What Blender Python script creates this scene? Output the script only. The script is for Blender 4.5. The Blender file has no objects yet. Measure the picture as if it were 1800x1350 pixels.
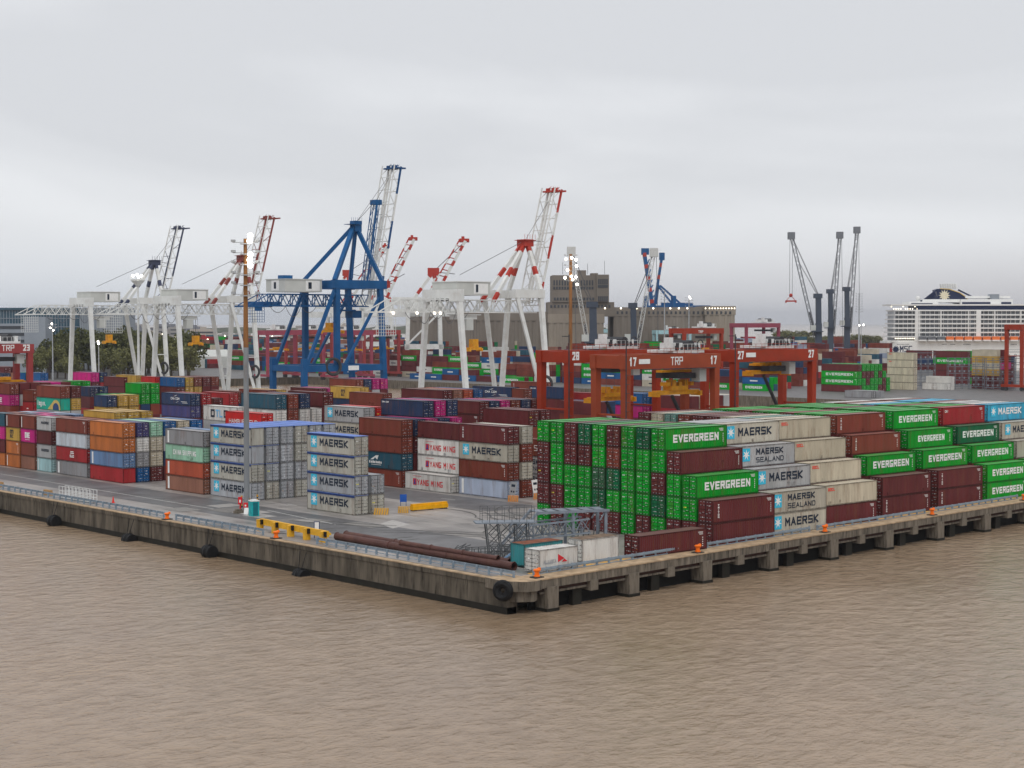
import bpy, bmesh, math, random, re
from mathutils import Vector, Matrix
R = math.radians
C = bpy.context.scene.collection
rnd = random.Random(7)

# ---------------------------------------------------------------- camera, world, sun, exposure
TH, FPX, YH, CAMH = R(41.75), 2890.0, 565.0, 28.4
cam_data = bpy.data.cameras.new('camera'); cam = bpy.data.objects.new('camera', cam_data); C.objects.link(cam)
cam_data.sensor_width = 36.0; cam_data.lens = 36.0 * FPX / 1800.0
cam_data.clip_start = 0.5; cam_data.clip_end = 30000
PITCH = math.atan((675 - YH) / FPX)
cam.location = (0, 0, CAMH); cam.rotation_euler = (math.pi / 2 - PITCH, 0, -TH)
sc = bpy.context.scene; sc.camera = cam
sc.view_settings.view_transform = 'Standard'; sc.view_settings.look = 'None'
sc.view_settings.exposure = 0.0; sc.view_settings.gamma = 1.0
sc.cycles.volume_bounces = 0; sc.cycles.max_bounces = 6; sc.cycles.diffuse_bounces = 3
sc.cycles.volume_step_rate = 8.0; sc.cycles.transparent_max_bounces = 8
try: sc.cycles.use_denoising = True
except Exception: pass

SUN_EL, SUN_AZ = R(56), R(222)          # azimuth clockwise from +y: behind the camera
world = bpy.data.worlds.new('World'); sc.world = world; world.use_nodes = True
nt = world.node_tree; N = nt.nodes; LK = nt.links; N.clear()
def nd(tree, t, **k):
    n = tree.nodes.new(t)
    for a, v in k.items(): setattr(n, a, v)
    return n
out = nd(nt, 'ShaderNodeOutputWorld'); bg = nd(nt, 'ShaderNodeBackground'); bg.inputs['Strength'].default_value = 0.1
sky = nd(nt, 'ShaderNodeTexSky', sky_type='NISHITA', sun_disc=False, sun_elevation=SUN_EL, sun_rotation=SUN_AZ)
geo = nd(nt, 'ShaderNodeNewGeometry')
sep = nd(nt, 'ShaderNodeSeparateXYZ'); LK.new(geo.outputs['Incoming'], sep.inputs[0])
def mth(tree, op, a, b=None, clamp=False):
    n = nd(tree, 'ShaderNodeMath', operation=op, use_clamp=clamp)
    for i, v in enumerate((a, b)):
        if v is None: continue
        if isinstance(v, (int, float)): n.inputs[i].default_value = v
        else: tree.links.new(v, n.inputs[i])
    return n.outputs[0]
el = mth(nt, 'MULTIPLY', sep.outputs['Z'], -1.0)
mp = nd(nt, 'ShaderNodeMapping'); mp.inputs['Scale'].default_value = (2.0, 2.0, 7.0)
tcw = nd(nt, 'ShaderNodeTexCoord'); LK.new(tcw.outputs['Generated'], mp.inputs[0])
n1 = nd(nt, 'ShaderNodeTexNoise'); n1.inputs['Scale'].default_value = 1.25; n1.inputs['Detail'].default_value = 6; n1.inputs['Roughness'].default_value = 0.45
n1.inputs['Distortion'].default_value = 0.5
LK.new(mp.outputs[0], n1.inputs['Vector'])
cr = nd(nt, 'ShaderNodeValToRGB'); LK.new(n1.outputs['Fac'], cr.inputs[0])
cr.color_ramp.elements[0].position = 0.39; cr.color_ramp.elements[0].color = (7.15, 7.3, 7.6, 1)
cr.color_ramp.elements[1].position = 0.63; cr.color_ramp.elements[1].color = (8.75, 8.9, 9.15, 1)
hz = nd(nt, 'ShaderNodeMapRange'); LK.new(el, hz.inputs[0])
hz.inputs[1].default_value = 0.0; hz.inputs[2].default_value = 0.06; hz.inputs[3].default_value = 0.9; hz.inputs[4].default_value = 0.0
hz.interpolation_type = 'SMOOTHSTEP'
# warmer and darker towards the river on the right, cooler towards the city
sepg = nd(nt, 'ShaderNodeSeparateXYZ'); LK.new(tcw.outputs['Generated'], sepg.inputs[0])
side = mth(nt, 'SUBTRACT', mth(nt, 'MULTIPLY', sepg.outputs['X'], math.cos(TH)), mth(nt, 'MULTIPLY', sepg.outputs['Y'], math.sin(TH)))
sr = nd(nt, 'ShaderNodeMapRange'); LK.new(side, sr.inputs[0]); sr.inputs[1].default_value = -0.25; sr.inputs[2].default_value = 0.28
low = nd(nt, 'ShaderNodeMix', data_type='RGBA'); LK.new(sr.outputs[0], low.inputs[0])
low.inputs[6].default_value = (7.2, 7.6, 8.2, 1); low.inputs[7].default_value = (5.9, 5.75, 5.95, 1)
m1 = nd(nt, 'ShaderNodeMix', data_type='RGBA'); LK.new(hz.outputs[0], m1.inputs[0]); LK.new(cr.outputs[0], m1.inputs[6]); LK.new(low.outputs[2], m1.inputs[7])
m2 = nd(nt, 'ShaderNodeMix', data_type='RGBA'); m2.inputs[0].default_value = 0.96; LK.new(sky.outputs[0], m2.inputs[6]); LK.new(m1.outputs[2], m2.inputs[7])
LK.new(m2.outputs[2], bg.inputs['Color']); LK.new(bg.outputs[0], out.inputs[0])

sun_d = bpy.data.lights.new('sun', 'SUN'); sun = bpy.data.objects.new('sun', sun_d); C.objects.link(sun)
sun_d.energy = 1.15; sun_d.angle = R(35); sun_d.color = (1.0, 0.965, 0.92)
dv = Vector((math.sin(SUN_AZ) * math.cos(SUN_EL), math.cos(SUN_AZ) * math.cos(SUN_EL), math.sin(SUN_EL)))
sun.rotation_euler = dv.to_track_quat('Z', 'Y').to_euler(); sun.location = (0, 0, 300)

# ---------------------------------------------------------------- surveying: photo measure -> point on a level plane
def G(px, py, z=0.0):
    c, s = math.cos(PITCH), math.sin(PITCH)
    rx, ru = (px - 900) / FPX, (675 - py) / FPX
    Y, Z = c + ru * s, -s + ru * c
    t = (z - CAMH) / Z
    X, Y = rx * t, Y * t
    return (X * math.cos(TH) + Y * math.sin(TH), -X * math.sin(TH) + Y * math.cos(TH))
def AT(px, D, py=None):
    c, s = math.cos(PITCH), math.sin(PITCH)
    ru = (675 - (YH if py is None else py)) / FPX
    t = D / (c + ru * s); X = (px - 900) / FPX * t
    p = (X * math.cos(TH) + D * math.sin(TH), -X * math.sin(TH) + D * math.cos(TH))
    return p if py is None else (p[0], p[1], CAMH + (-s + ru * c) * t)

# ---------------------------------------------------------------- materials
MATS = {}
def mat(name, col, rough=0.6, metal=0.0, var=0.12, scale=1.5, dirt=None, dirt_amt=0.35, streak=False, bump=0.0, emit=None, gain=1.0):
    if name in MATS: return MATS[name]
    m = bpy.data.materials.new(name); m.use_nodes = True; t = m.node_tree; b = t.nodes['Principled BSDF']
    b.inputs['Roughness'].default_value = rough; b.inputs['Metallic'].default_value = metal; b.inputs['Specular IOR Level'].default_value = 0.18 if rough > 0.3 else 0.5
    tc = nd(t, 'ShaderNodeTexCoord')
    src = None
    if col == 'object':
        oi = nd(t, 'ShaderNodeObjectInfo'); base = oi.outputs['Color']
        add = nd(t, 'ShaderNodeVectorMath', operation='ADD'); t.links.new(tc.outputs['Object'], add.inputs[0])
        mul = nd(t, 'ShaderNodeVectorMath', operation='SCALE'); mul.inputs[3].default_value = 90.0
        cmb = nd(t, 'ShaderNodeCombineXYZ'); t.links.new(oi.outputs['Random'], cmb.inputs[0]); t.links.new(oi.outputs['Random'], cmb.inputs[1])
        t.links.new(cmb.outputs[0], mul.inputs[0]); t.links.new(mul.outputs[0], add.inputs[1]); vec = add.outputs[0]
    else:
        rgb = nd(t, 'ShaderNodeRGB'); rgb.outputs[0].default_value = (*col, 1); base = rgb.outputs[0]; vec = tc.outputs['Object']
    ns = nd(t, 'ShaderNodeTexNoise'); ns.inputs['Scale'].default_value = scale; ns.inputs['Detail'].default_value = 4
    if streak:
        mpn = nd(t, 'ShaderNodeMapping'); mpn.inputs['Scale'].default_value = (1, 1, 0.16); t.links.new(vec, mpn.inputs[0]); t.links.new(mpn.outputs[0], ns.inputs['Vector'])
    else: t.links.new(vec, ns.inputs['Vector'])
    hv = nd(t, 'ShaderNodeHueSaturation')
    v = nd(t, 'ShaderNodeMapRange'); t.links.new(ns.outputs['Fac'], v.inputs[0]); v.inputs[1].default_value = 0.3; v.inputs[2].default_value = 0.7
    v.inputs[3].default_value = (1 - var) * gain; v.inputs[4].default_value = (1 + var) * gain
    t.links.new(v.outputs[0], hv.inputs['Value']); t.links.new(base, hv.inputs['Color'])
    cur = hv.outputs[0]
    if dirt:
        n2 = nd(t, 'ShaderNodeTexNoise'); n2.inputs['Scale'].default_value = scale * 1.7; n2.inputs['Detail'].default_value = 7; n2.inputs['Roughness'].default_value = 0.7
        if streak: t.links.new(mpn.outputs[0], n2.inputs['Vector'])
        else: t.links.new(vec, n2.inputs['Vector'])
        r = nd(t, 'ShaderNodeMapRange'); t.links.new(n2.outputs['Fac'], r.inputs[0]); r.inputs[1].default_value = 0.5; r.inputs[2].default_value = 0.7
        r.inputs[3].default_value = 0; r.inputs[4].default_value = dirt_amt
        mx = nd(t, 'ShaderNodeMix', data_type='RGBA'); t.links.new(r.outputs[0], mx.inputs[0]); t.links.new(cur, mx.inputs[6]); mx.inputs[7].default_value = (*dirt, 1)
        cur = mx.outputs[2]
    t.links.new(cur, b.inputs['Base Color'])
    if bump:
        bp = nd(t, 'ShaderNodeBump'); bp.inputs['Strength'].default_value = bump; bp.inputs['Distance'].default_value = 0.1
        t.links.new(ns.outputs['Fac'], bp.inputs['Height']); t.links.new(bp.outputs[0], b.inputs['Normal'])
    if emit is not None:
        b.inputs['Emission Color'].default_value = (*emit[:3], 1); b.inputs['Emission Strength'].default_value = emit[3]
    MATS[name] = m; return m
RUST = (0.16, 0.065, 0.03)
PAINT = mat('container_paint', 'object', 0.42, var=0.17, scale=0.55, dirt=RUST, dirt_amt=0.5, streak=True)
FRAME = mat('container_frame', 'object', 0.6, var=0.3, scale=1.3, dirt=(0.07, 0.03, 0.016), dirt_amt=0.9, gain=0.5)
STEEL = mat('lock_steel', (0.42, 0.43, 0.44), 0.5)
GASK = mat('door_gasket', (0.03, 0.03, 0.03), 0.7)
WHITE = mat('white_lettering', (0.85, 0.85, 0.83), 0.6, var=0.06)
NAVYL = mat('dark_lettering', (0.02, 0.03, 0.05), 0.6, var=0.05)
CYAN = mat('cyan_emblem', (0.05, 0.5, 0.72), 0.55, var=0.06)
REDL = mat('red_lettering', (0.62, 0.03, 0.04), 0.6, var=0.05)
BLUEL = mat('blue_emblem', (0.05, 0.07, 0.28), 0.6, var=0.05)
LBLUE = mat('light_blue_lettering', (0.2, 0.5, 0.8), 0.6)
ORNG = mat('orange_sticker', (0.85, 0.35, 0.03), 0.6)
YELL = mat('yellow_sticker', (0.75, 0.7, 0.08), 0.6)
TARP = mat('blue_tarpaulin', (0.10, 0.20, 0.58), 0.4, var=0.2, scale=0.7)
NAVY = mat('navy_steel', (0.02, 0.045, 0.16), 0.5)
GREYT = mat('faded_grey_lettering', (0.35, 0.36, 0.38), 0.6)

# ---------------------------------------------------------------- mesh builder and scene helpers
class MB:
    def __init__(s): s.v = []; s.f = []; s.m = []
    def quad(s, a, b, c, d, m=0):
        i = len(s.v); s.v += [tuple(a), tuple(b), tuple(c), tuple(d)]; s.f.append((i, i + 1, i + 2, i + 3)); s.m.append(m)
    def poly(s, pts, m=0):
        i = len(s.v); s.v += [tuple(p) for p in pts]; s.f.append(tuple(range(i, i + len(pts)))); s.m.append(m)
    def box(s, x0, x1, y0, y1, z0, z1, m=0, top=None):
        i = len(s.v); s.v += [(x, y, z) for z in (z0, z1) for y in (y0, y1) for x in (x0, x1)]
        for k, f in enumerate(((0, 2, 3, 1), (4, 5, 7, 6), (0, 1, 5, 4), (2, 6, 7, 3), (0, 4, 6, 2), (1, 3, 7, 5))):
            s.f.append(tuple(i + a for a in f)); s.m.append(top if (k == 1 and top is not None) else m)
    def prism(s, pts, z0, z1, m=0, top=None):
        n = len(pts); i = len(s.v); s.v += [(p[0], p[1], z0) for p in pts] + [(p[0], p[1], z1) for p in pts]
        s.f.append(tuple(i + k for k in reversed(range(n)))); s.m.append(m)
        s.f.append(tuple(i + n + k for k in range(n))); s.m.append(m if top is None else top)
        for k in range(n): s.f.append((i + k, i + (k + 1) % n, i + n + (k + 1) % n, i + n + k)); s.m.append(m)
    def beam(s, p, q, w, h=None, m=0, up=(0, 0, 1), w2=None, h2=None):
        h = h or w; w2 = w2 or w; h2 = h2 or h
        p = Vector(p); q = Vector(q); d = (q - p).normalized(); u = Vector(up)
        if abs(d.dot(u)) > 0.97: u = Vector((0, 1, 0))
        a = d.cross(u).normalized(); b = a.cross(d).normalized(); i = len(s.v)
        for c, ww, hh in ((p, w, h), (q, w2, h2)):
            for e, f in ((-1, -1), (1, -1), (1, 1), (-1, 1)): s.v.append(tuple(c + a * e * ww / 2 + b * f * hh / 2))
        for f in ((0, 1, 2, 3), (4, 7, 6, 5), (0, 4, 5, 1), (1, 5, 6, 2), (2, 6, 7, 3), (3, 7, 4, 0)): s.f.append(tuple(i + k for k in f)); s.m.append(m)
    def tube(s, p, q, r, n=8, m=0, r2=None, cap=True):
        p = Vector(p); q = Vector(q); d = (q - p).normalized(); u = Vector((0, 0, 1)) if abs(d.z) < 0.9 else Vector((1, 0, 0))
        a = d.cross(u).normalized(); b = d.cross(a); i = len(s.v); r2 = r if r2 is None else r2
        for c, rr in ((p, r), (q, r2)):
            for k in range(n): t = 2 * math.pi * k / n; s.v.append(tuple(c + a * math.cos(t) * rr + b * math.sin(t) * rr))
        for k in range(n): s.f.append((i + k, i + (k + 1) % n, i + n + (k + 1) % n, i + n + k)); s.m.append(m)
        if cap: s.f.append(tuple(i + k for k in reversed(range(n)))); s.m.append(m); s.f.append(tuple(i + n + k for k in range(n))); s.m.append(m)
    def ring(s, c, ax, R_, r, n=20, k=8, m=0):
        c = Vector(c); ax = Vector(ax).normalized(); u = Vector((0, 0, 1)) if abs(ax.z) < 0.9 else Vector((1, 0, 0)); a = ax.cross(u).normalized(); b = ax.cross(a); i = len(s.v)
        for t in range(n):
            an = 2 * math.pi * t / n; rd = a * math.cos(an) + b * math.sin(an)
            for j in range(k): bn = 2 * math.pi * j / k; s.v.append(tuple(c + rd * (R_ + r * math.cos(bn)) + ax * r * math.sin(bn)))
        for t in range(n):
            for j in range(k): s.f.append((i + t * k + j, i + t * k + (j + 1) % k, i + (t + 1) % n * k + (j + 1) % k, i + (t + 1) % n * k + j)); s.m.append(m)
    def ball(s, c, r, n=8, m=0, sz=1.0):
        i = len(s.v); k = n // 2
        for j in range(k + 1):
            ph = math.pi * j / k
            for t in range(n): th = 2 * math.pi * t / n; s.v.append((c[0] + r * math.sin(ph) * math.cos(th), c[1] + r * math.sin(ph) * math.sin(th), c[2] + r * sz * math.cos(ph)))
        for j in range(k):
            for t in range(n): s.f.append((i + j * n + t, i + (j + 1) * n + t, i + (j + 1) * n + (t + 1) % n, i + j * n + (t + 1) % n)); s.m.append(m)
    def truss(s, p, q, w, h, n, t, m=0, side=(0, 1, 0)):
        """box truss from p to q: four chords and zig-zag lacing; w across, h upright."""
        p = Vector(p); q = Vector(q); d = (q - p); L = d.length; d.normalize(); a = Vector(side).normalized(); b = a.cross(d).normalized()
        cs = [(-1, -1), (1, -1), (1, 1), (-1, 1)]; P = lambda k, i: p + d * L * i / n + a * cs[k][0] * w / 2 + b * cs[k][1] * h / 2
        for k in range(4): s.beam(P(k, 0), P(k, n), t, m=m)
        for i in range(n):
            for k in range(4):
                j = (k + 1) % 4
                s.beam(P(k, i), P(j, i + 1) if i % 2 == 0 else P(j, i + 1), t * 0.6, m=m) if (i + k) % 2 == 0 else s.beam(P(j, i), P(k, i + 1), t * 0.6, m=m)
                if i % 2 == 0: s.beam(P(k, i), P(j, i), t * 0.5, m=m)
    def mesh(s, name, mats, smooth=False):
        me = bpy.data.meshes.new(name); me.from_pydata(s.v, [], s.f)
        for m in (mats if isinstance(mats, (list, tuple)) else [mats]): me.materials.append(m)
        me.polygons.foreach_set('material_index', s.m)
        if smooth: me.polygons.foreach_set('use_smooth', [True] * len(s.f))
        me.update(); return me
    def build(s, name, mats, parent=None, loc=(0, 0, 0), rz=0, smooth=False):
        return put(name, s.mesh(name, mats, smooth), parent, loc, rz)
def put(name, me, parent=None, loc=(0, 0, 0), rz=0, col=None):
    o = bpy.data.objects.new(name, me); C.objects.link(o); o.location = loc; o.rotation_euler = (0, 0, rz)
    if parent is not None: o.parent = parent
    if col: o.color = (*col, 1)
    return o
def tag(o, label=None, cat=None, group=None, kind=None):
    if label: o['label'] = label
    if cat: o['category'] = cat
    if group: o['group'] = group
    if kind: o['kind'] = kind
    return o
def thing(name, label, cat, loc=(0, 0, 0), rz=0, group=None):
    return tag(put(name, None, None, loc, rz), label, cat, group)
def dup(root, loc=None, rz=None, label=None):
    c = root.copy(); C.objects.link(c)
    if loc is not None: c.location = loc
    if rz is not None: c.rotation_euler = (0, 0, rz)
    if label: c['label'] = label
    for ch in list(root.children):
        d = ch.copy(); C.objects.link(d); d.parent = c
        for g in ch.children: e = g.copy(); C.objects.link(e); e.parent = d
    return c

# ---------------------------------------------------------------- stroke lettering (grid 4 wide, 6 high)
GLY = {k: [[(float(a), float(b)) for a, b in (p.split(',') for p in st.split())] for st in v.split('|')] for k, v in {
 'A': '0,0 2,6 4,0|0.8,2 3.2,2', 'B': '0,0 0,6 3.5,6 3.5,3.2 0,3.2|3.5,3.2 4,2.6 4,0 0,0', 'C': '4,6 0,6 0,0 4,0', 'D': '0,0 0,6 3,6 4,5 4,1 3,0 0,0',
 'E': '4,6 0,6 0,0 4,0|0,3 3.4,3', 'F': '4,6 0,6 0,0|0,3 3.2,3', 'G': '4,6 0,6 0,0 4,0 4,2.4 2.4,2.4', 'H': '0,0 0,6|4,0 4,6|0,3 4,3', 'I': '2,0 2,6',
 'J': '4,6 4,0 0,0 0,2', 'K': '0,0 0,6|4,6 0.4,3 4,0', 'L': '0,6 0,0 4,0', 'M': '0,0 0,6 2,2.4 4,6 4,0', 'N': '0,0 0,6 4,0 4,6', 'O': '0,0 0,6 4,6 4,0 0,0',
 'P': '0,0 0,6 4,6 4,3 0,3', 'Q': '0,0 0,6 4,6 4,0 0,0|2.5,1.5 4.5,-0.6', 'R': '0,0 0,6 4,6 4,3 0,3|2,3 4,0', 'S': '4,6 0,6 0,3.1 4,2.9 4,0 0,0', 'T': '2,0 2,6|0,6 4,6',
 'U': '0,6 0,0 4,0 4,6', 'V': '0,6 2,0 4,6', 'W': '0,6 0.8,0 2,3.6 3.2,0 4,6', 'X': '0,0 4,6|0,6 4,0', 'Y': '0,6 2,3 4,6|2,3 2,0', 'Z': '0,6 4,6 0,0 4,0',
 '0': '0,0 0,6 4,6 4,0 0,0', '1': '0.6,4.6 2,6 2,0', '2': '0,5 0,6 4,6 4,3.4 0,0 4,0', '3': '0,6 4,6 4,0 0,0|1,3 4,3', '4': '3,0 3,6 0,2 4,2', '5': '4,6 0,6 0,3 4,3 4,0 0,0',
 '6': '4,6 0,6 0,0 4,0 4,3 0,3', '7': '0,6 4,6 1.4,0', '8': '0,0 0,6 4,6 4,0 0,0|0,3 4,3', '9': '4,0 4,6 0,6 0,3 4,3', '.': '1.6,0 2.4,0', '-': '0.6,3 3.4,3',
 'l': '1.6,0 1.6,6.6', 'o': '0,0 0,4 3.4,4 3.4,0 0,0', 'g': '3.4,-2 3.4,4 0,4 0,0 3.4,0|3.4,-2 0,-2', 'i': '1.6,0 1.6,4', 'n': '0,0 0,4 3.4,4 3.4,0'}.items()}
def text(mb, s, P, h, w=None, t=None, m=0, track=1.35, bevel=0.0):
    """P(u, v, d) maps text space to 3D; each stroke sits a hair further out than the last."""
    w = w or h * 0.62; t = t or h * 0.16; u0 = 0.0; k = 0; sx, sy = (w - t) / 4, (h - t) / 6
    for ch in s:
        if ch == ' ': u0 += w * 0.7; continue
        for st in GLY.get(ch, GLY['-']):
            for (ax, ay), (bx, by) in zip(st, st[1:]):
                a = Vector((u0 + t / 2 + ax * sx, t / 2 + ay * sy)); b = Vector((u0 + t / 2 + bx * sx, t / 2 + by * sy)); d = (b - a)
                if d.length < 1e-6: continue
                d.normalize(); n = Vector((-d.y, d.x)); a = a - d * t / 2; b = b + d * t / 2; k += 1; o = 0.0006 * (k % 24)
                q = [a - n * t / 2, b - n * t / 2, b + n * t / 2, a + n * t / 2]
                mb.quad(*[P(p.x, p.y, o) for p in q], m=m)
        u0 += w * (0.55 if ch in '.il1I' and False else 1.0) + t * (track - 1) * 2.2
    return u0
def star(mb, P, cx, cy, r, n=7, m=1, inner=0.36, d=0.004):
    pts = []
    for k in range(2 * n):
        a = math.pi * k / n + math.pi / 2; rr = r if k % 2 == 0 else r * inner
        pts.append((cx + rr * math.cos(a), cy + rr * math.sin(a)))
    for k in range(2 * n): a, b = pts[k], pts[(k + 1) % (2 * n)]; mb.poly([P(cx, cy, d), P(a[0], a[1], d), P(b[0], b[1], d)], m)

# ---------------------------------------------------------------- setting: water, quay decks, land, far shore
WZ = -3.6
def water_mat():
    m = bpy.data.materials.new('river_water'); m.use_nodes = True; t = m.node_tree; b = t.nodes['Principled BSDF']; L = t.links
    g = nd(t, 'ShaderNodeNewGeometry'); mp1 = nd(t, 'ShaderNodeMapping'); mp1.inputs['Rotation'].default_value = (0, 0, R(-44)); mp1.inputs['Scale'].default_value = (0.42, 0.62, 1)
    L.new(g.outputs['Position'], mp1.inputs[0])
    a = nd(t, 'ShaderNodeTexNoise'); a.inputs['Scale'].default_value = 1.0; a.inputs['Detail'].default_value = 3; a.inputs['Roughness'].default_value = 0.55; a.inputs['Distortion'].default_value = 0.3; L.new(mp1.outputs[0], a.inputs['Vector'])
    mp2 = nd(t, 'ShaderNodeMapping'); mp2.inputs['Rotation'].default_value = (0, 0, R(-30)); mp2.inputs['Scale'].default_value = (1.5, 2.2, 1); L.new(g.outputs['Position'], mp2.inputs[0])
    c = nd(t, 'ShaderNodeTexNoise'); c.inputs['Scale'].default_value = 1.0; c.inputs['Detail'].default_value = 5; c.inputs['Roughness'].default_value = 0.6; L.new(mp2.outputs[0], c.inputs['Vector'])
    # calmer and rougher patches drift over the surface
    p = nd(t, 'ShaderNodeTexNoise'); p.inputs['Scale'].default_value = 0.022; p.inputs['Detail'].default_value = 3; L.new(g.outputs['Position'], p.inputs['Vector'])
    h = mth(t, 'ADD', mth(t, 'MULTIPLY', a.outputs['Fac'], 1.0), mth(t, 'MULTIPLY', c.outputs['Fac'], 0.3))
    bp = nd(t, 'ShaderNodeBump'); bp.inputs['Distance'].default_value = 0.36
    st = nd(t, 'ShaderNodeMapRange'); L.new(p.outputs['Fac'], st.inputs[0]); st.inputs[1].default_value = 0.35; st.inputs[2].default_value = 0.65; st.inputs[3].default_value = 0.45; st.inputs[4].default_value = 1.0
    L.new(st.outputs[0], bp.inputs['Strength']); L.new(h, bp.inputs['Height']); L.new(bp.outputs[0], b.inputs['Normal'])
    silt = mth(t, 'ADD', mth(t, 'MULTIPLY', p.outputs['Fac'], 0.55), mth(t, 'MULTIPLY', a.outputs['Fac'], 0.45)); cr = nd(t, 'ShaderNodeValToRGB'); L.new(silt, cr.inputs[0])  # brown tone follows the patch and ripple noise
    cr.color_ramp.elements[0].position = 0.36; cr.color_ramp.elements[0].color = (0.245, 0.17, 0.108, 1); cr.color_ramp.elements[1].position = 0.62; cr.color_ramp.elements[1].color = (0.355, 0.26, 0.178, 1)
    L.new(cr.outputs[0], b.inputs['Base Color']); b.inputs['Roughness'].default_value = 0.16; b.inputs['IOR'].default_value = 1.33
    return m
def sheet(name, pts, z, m, n_under=None):
    mb = MB(); mb.poly([(x, y, z) for x, y in pts]); return tag(mb.build(name, m), kind='structure')
sheet('river_water', [(-6000, -6000), (14000, -6000), (14000, 14000), (-6000, 14000)], WZ, water_mat())

def ground_mat():
    m = bpy.data.materials.new('quay_concrete_deck'); m.use_nodes = True; t = m.node_tree; b = t.nodes['Principled BSDF']; L = t.links
    g = nd(t, 'ShaderNodeNewGeometry'); s = nd(t, 'ShaderNodeSeparateXYZ'); L.new(g.outputs['Position'], s.inputs[0])
    n = nd(t, 'ShaderNodeTexNoise'); n.inputs['Scale'].default_value = 0.06; n.inputs['Detail'].default_value = 8; n.inputs['Roughness'].default_value = 0.62; L.new(g.outputs['Position'], n.inputs['Vector'])
    mpn = nd(t, 'ShaderNodeMapping'); mpn.inputs['Scale'].default_value = (1.0, 0.1, 1); L.new(g.outputs['Position'], mpn.inputs[0])
    n2 = nd(t, 'ShaderNodeTexNoise'); n2.inputs['Scale'].default_value = 0.55; n2.inputs['Detail'].default_value = 6; n2.inputs['Roughness'].default_value = 0.6; L.new(mpn.outputs[0], n2.inputs['Vector'])
    cr = nd(t, 'ShaderNodeValToRGB'); e = cr.color_ramp.elements; e[0].position = 0.34; e[0].color = (0.15, 0.137, 0.128, 1); e[1].position = 0.66; e[1].color = (0.46, 0.425, 0.395, 1)
    mixv = mth(t, 'ADD', mth(t, 'MULTIPLY', n.outputs['Fac'], 0.62), mth(t, 'MULTIPLY', n2.outputs['Fac'], 0.38)); L.new(mixv, cr.inputs[0])
    # worn slab joints
    bk = nd(t, 'ShaderNodeTexBrick'); bk.offset = 0.0; bk.inputs['Scale'].default_value = 1.0; bk.inputs['Brick Width'].default_value = 9.0; bk.inputs['Row Height'].default_value = 7.0; bk.inputs['Mortar Size'].default_value = 0.05; bk.inputs['Mortar Smooth'].default_value = 0.3
    bk.inputs['Color1'].default_value = (1, 1, 1, 1); bk.inputs['Color2'].default_value = (0.82, 0.82, 0.84, 1); bk.inputs['Mortar'].default_value = (0.45, 0.43, 0.4, 1); L.new(g.outputs['Position'], bk.inputs['Vector'])
    mx = nd(t, 'ShaderNodeMix', data_type='RGBA', blend_type='MULTIPLY'); mx.inputs[0].default_value = 0.8; L.new(cr.outputs[0], mx.inputs[6]); L.new(bk.outputs[0], mx.inputs[7])
    oil = nd(t, 'ShaderNodeTexNoise'); oil.inputs['Scale'].default_value = 0.32; oil.inputs['Detail'].default_value = 5; oil.inputs['Roughness'].default_value = 0.7; L.new(g.outputs['Position'], oil.inputs['Vector'])
    om = nd(t, 'ShaderNodeMapRange'); L.new(oil.outputs['Fac'], om.inputs[0]); om.inputs[1].default_value = 0.56; om.inputs[2].default_value = 0.7; om.inputs[3].default_value = 1.0; om.inputs[4].default_value = 0.5
    ox = nd(t, 'ShaderNodeMix', data_type='RGBA', blend_type='MULTIPLY'); ox.inputs[0].default_value = 1.0; L.new(mx.outputs[2], ox.inputs[6]); L.new(om.outputs[0], ox.inputs[7])
    L.new(ox.outputs[2], b.inputs['Base Color'])
    rr = nd(t, 'ShaderNodeMapRange'); L.new(n2.outputs['Fac'], rr.inputs[0]); rr.inputs[1].default_value = 0.35; rr.inputs[2].default_value = 0.65; rr.inputs[3].default_value = 0.3; rr.inputs[4].default_value = 0.62
    L.new(rr.outputs[0], b.inputs['Roughness']); return m
GROUND = ground_mat()
ASPH = mat('asphalt', (0.135, 0.13, 0.13), 0.5, var=0.22, scale=0.25, dirt=(0.24, 0.21, 0.18), dirt_amt=0.5)
WALLC = mat('quay_wall_concrete', (0.115, 0.098, 0.076), 0.85, var=0.45, scale=0.8, dirt=(0.022, 0.018, 0.014), dirt_amt=0.95, streak=True, bump=0.5)
TIDE_SHADE = mat('tide_stained_concrete', (0.02, 0.018, 0.014), 0.6, var=0.3, scale=0.6, dirt=(0.02, 0.022, 0.015), dirt_amt=0.8)  # tide stain, darkened further to paint in shade under the jetty
COPE = mat('coping_concrete', (0.43, 0.31, 0.195), 0.8, var=0.3, scale=0.9, dirt=(0.25, 0.2, 0.15), dirt_amt=0.6)
BEAMC = mat('pier_concrete', (0.17, 0.145, 0.115), 0.85, var=0.4, scale=1.5, dirt=(0.025, 0.022, 0.018), dirt_amt=0.95, streak=True, bump=0.4)
RUST_SHADE = mat('rust_stained_beam', (0.055, 0.028, 0.022), 0.8, var=0.3, scale=0.9)  # rust brown, deepened to paint in the shade below the deck edge
BE = lambda b: 131.6 + 0.062 * (b - 120)            # the right-hand quay edge
EA = 118.4                                           # the left-hand quay edge
def prism(name, pts, z0, z1, mats, top=0):
    mb = MB(); mb.prism(pts, z0, z1, 0, top); return tag(mb.build(name, mats), kind='structure')
prism('quay_deck', [(EA + 1.4, 135.2), (121.5, BE(121) + 1.5), (318, BE(318) + 1.5), (318, 700), (EA + 1.4, 700)], -1.0, 0.0, [WALLC, GROUND], 1)
prism('inland_ground', [(-600, 700.0), (480, 700.0), (480, 3200), (-600, 3200)], -5.0, 0.0, [WALLC, ASPH], 1)
prism('far_terminal_ground', [(480.0, 290), (830, 290), (830, 1500), (1500, 3600), (480, 3600)], -5.0, 0.0, [WALLC, ASPH], 1)
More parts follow.
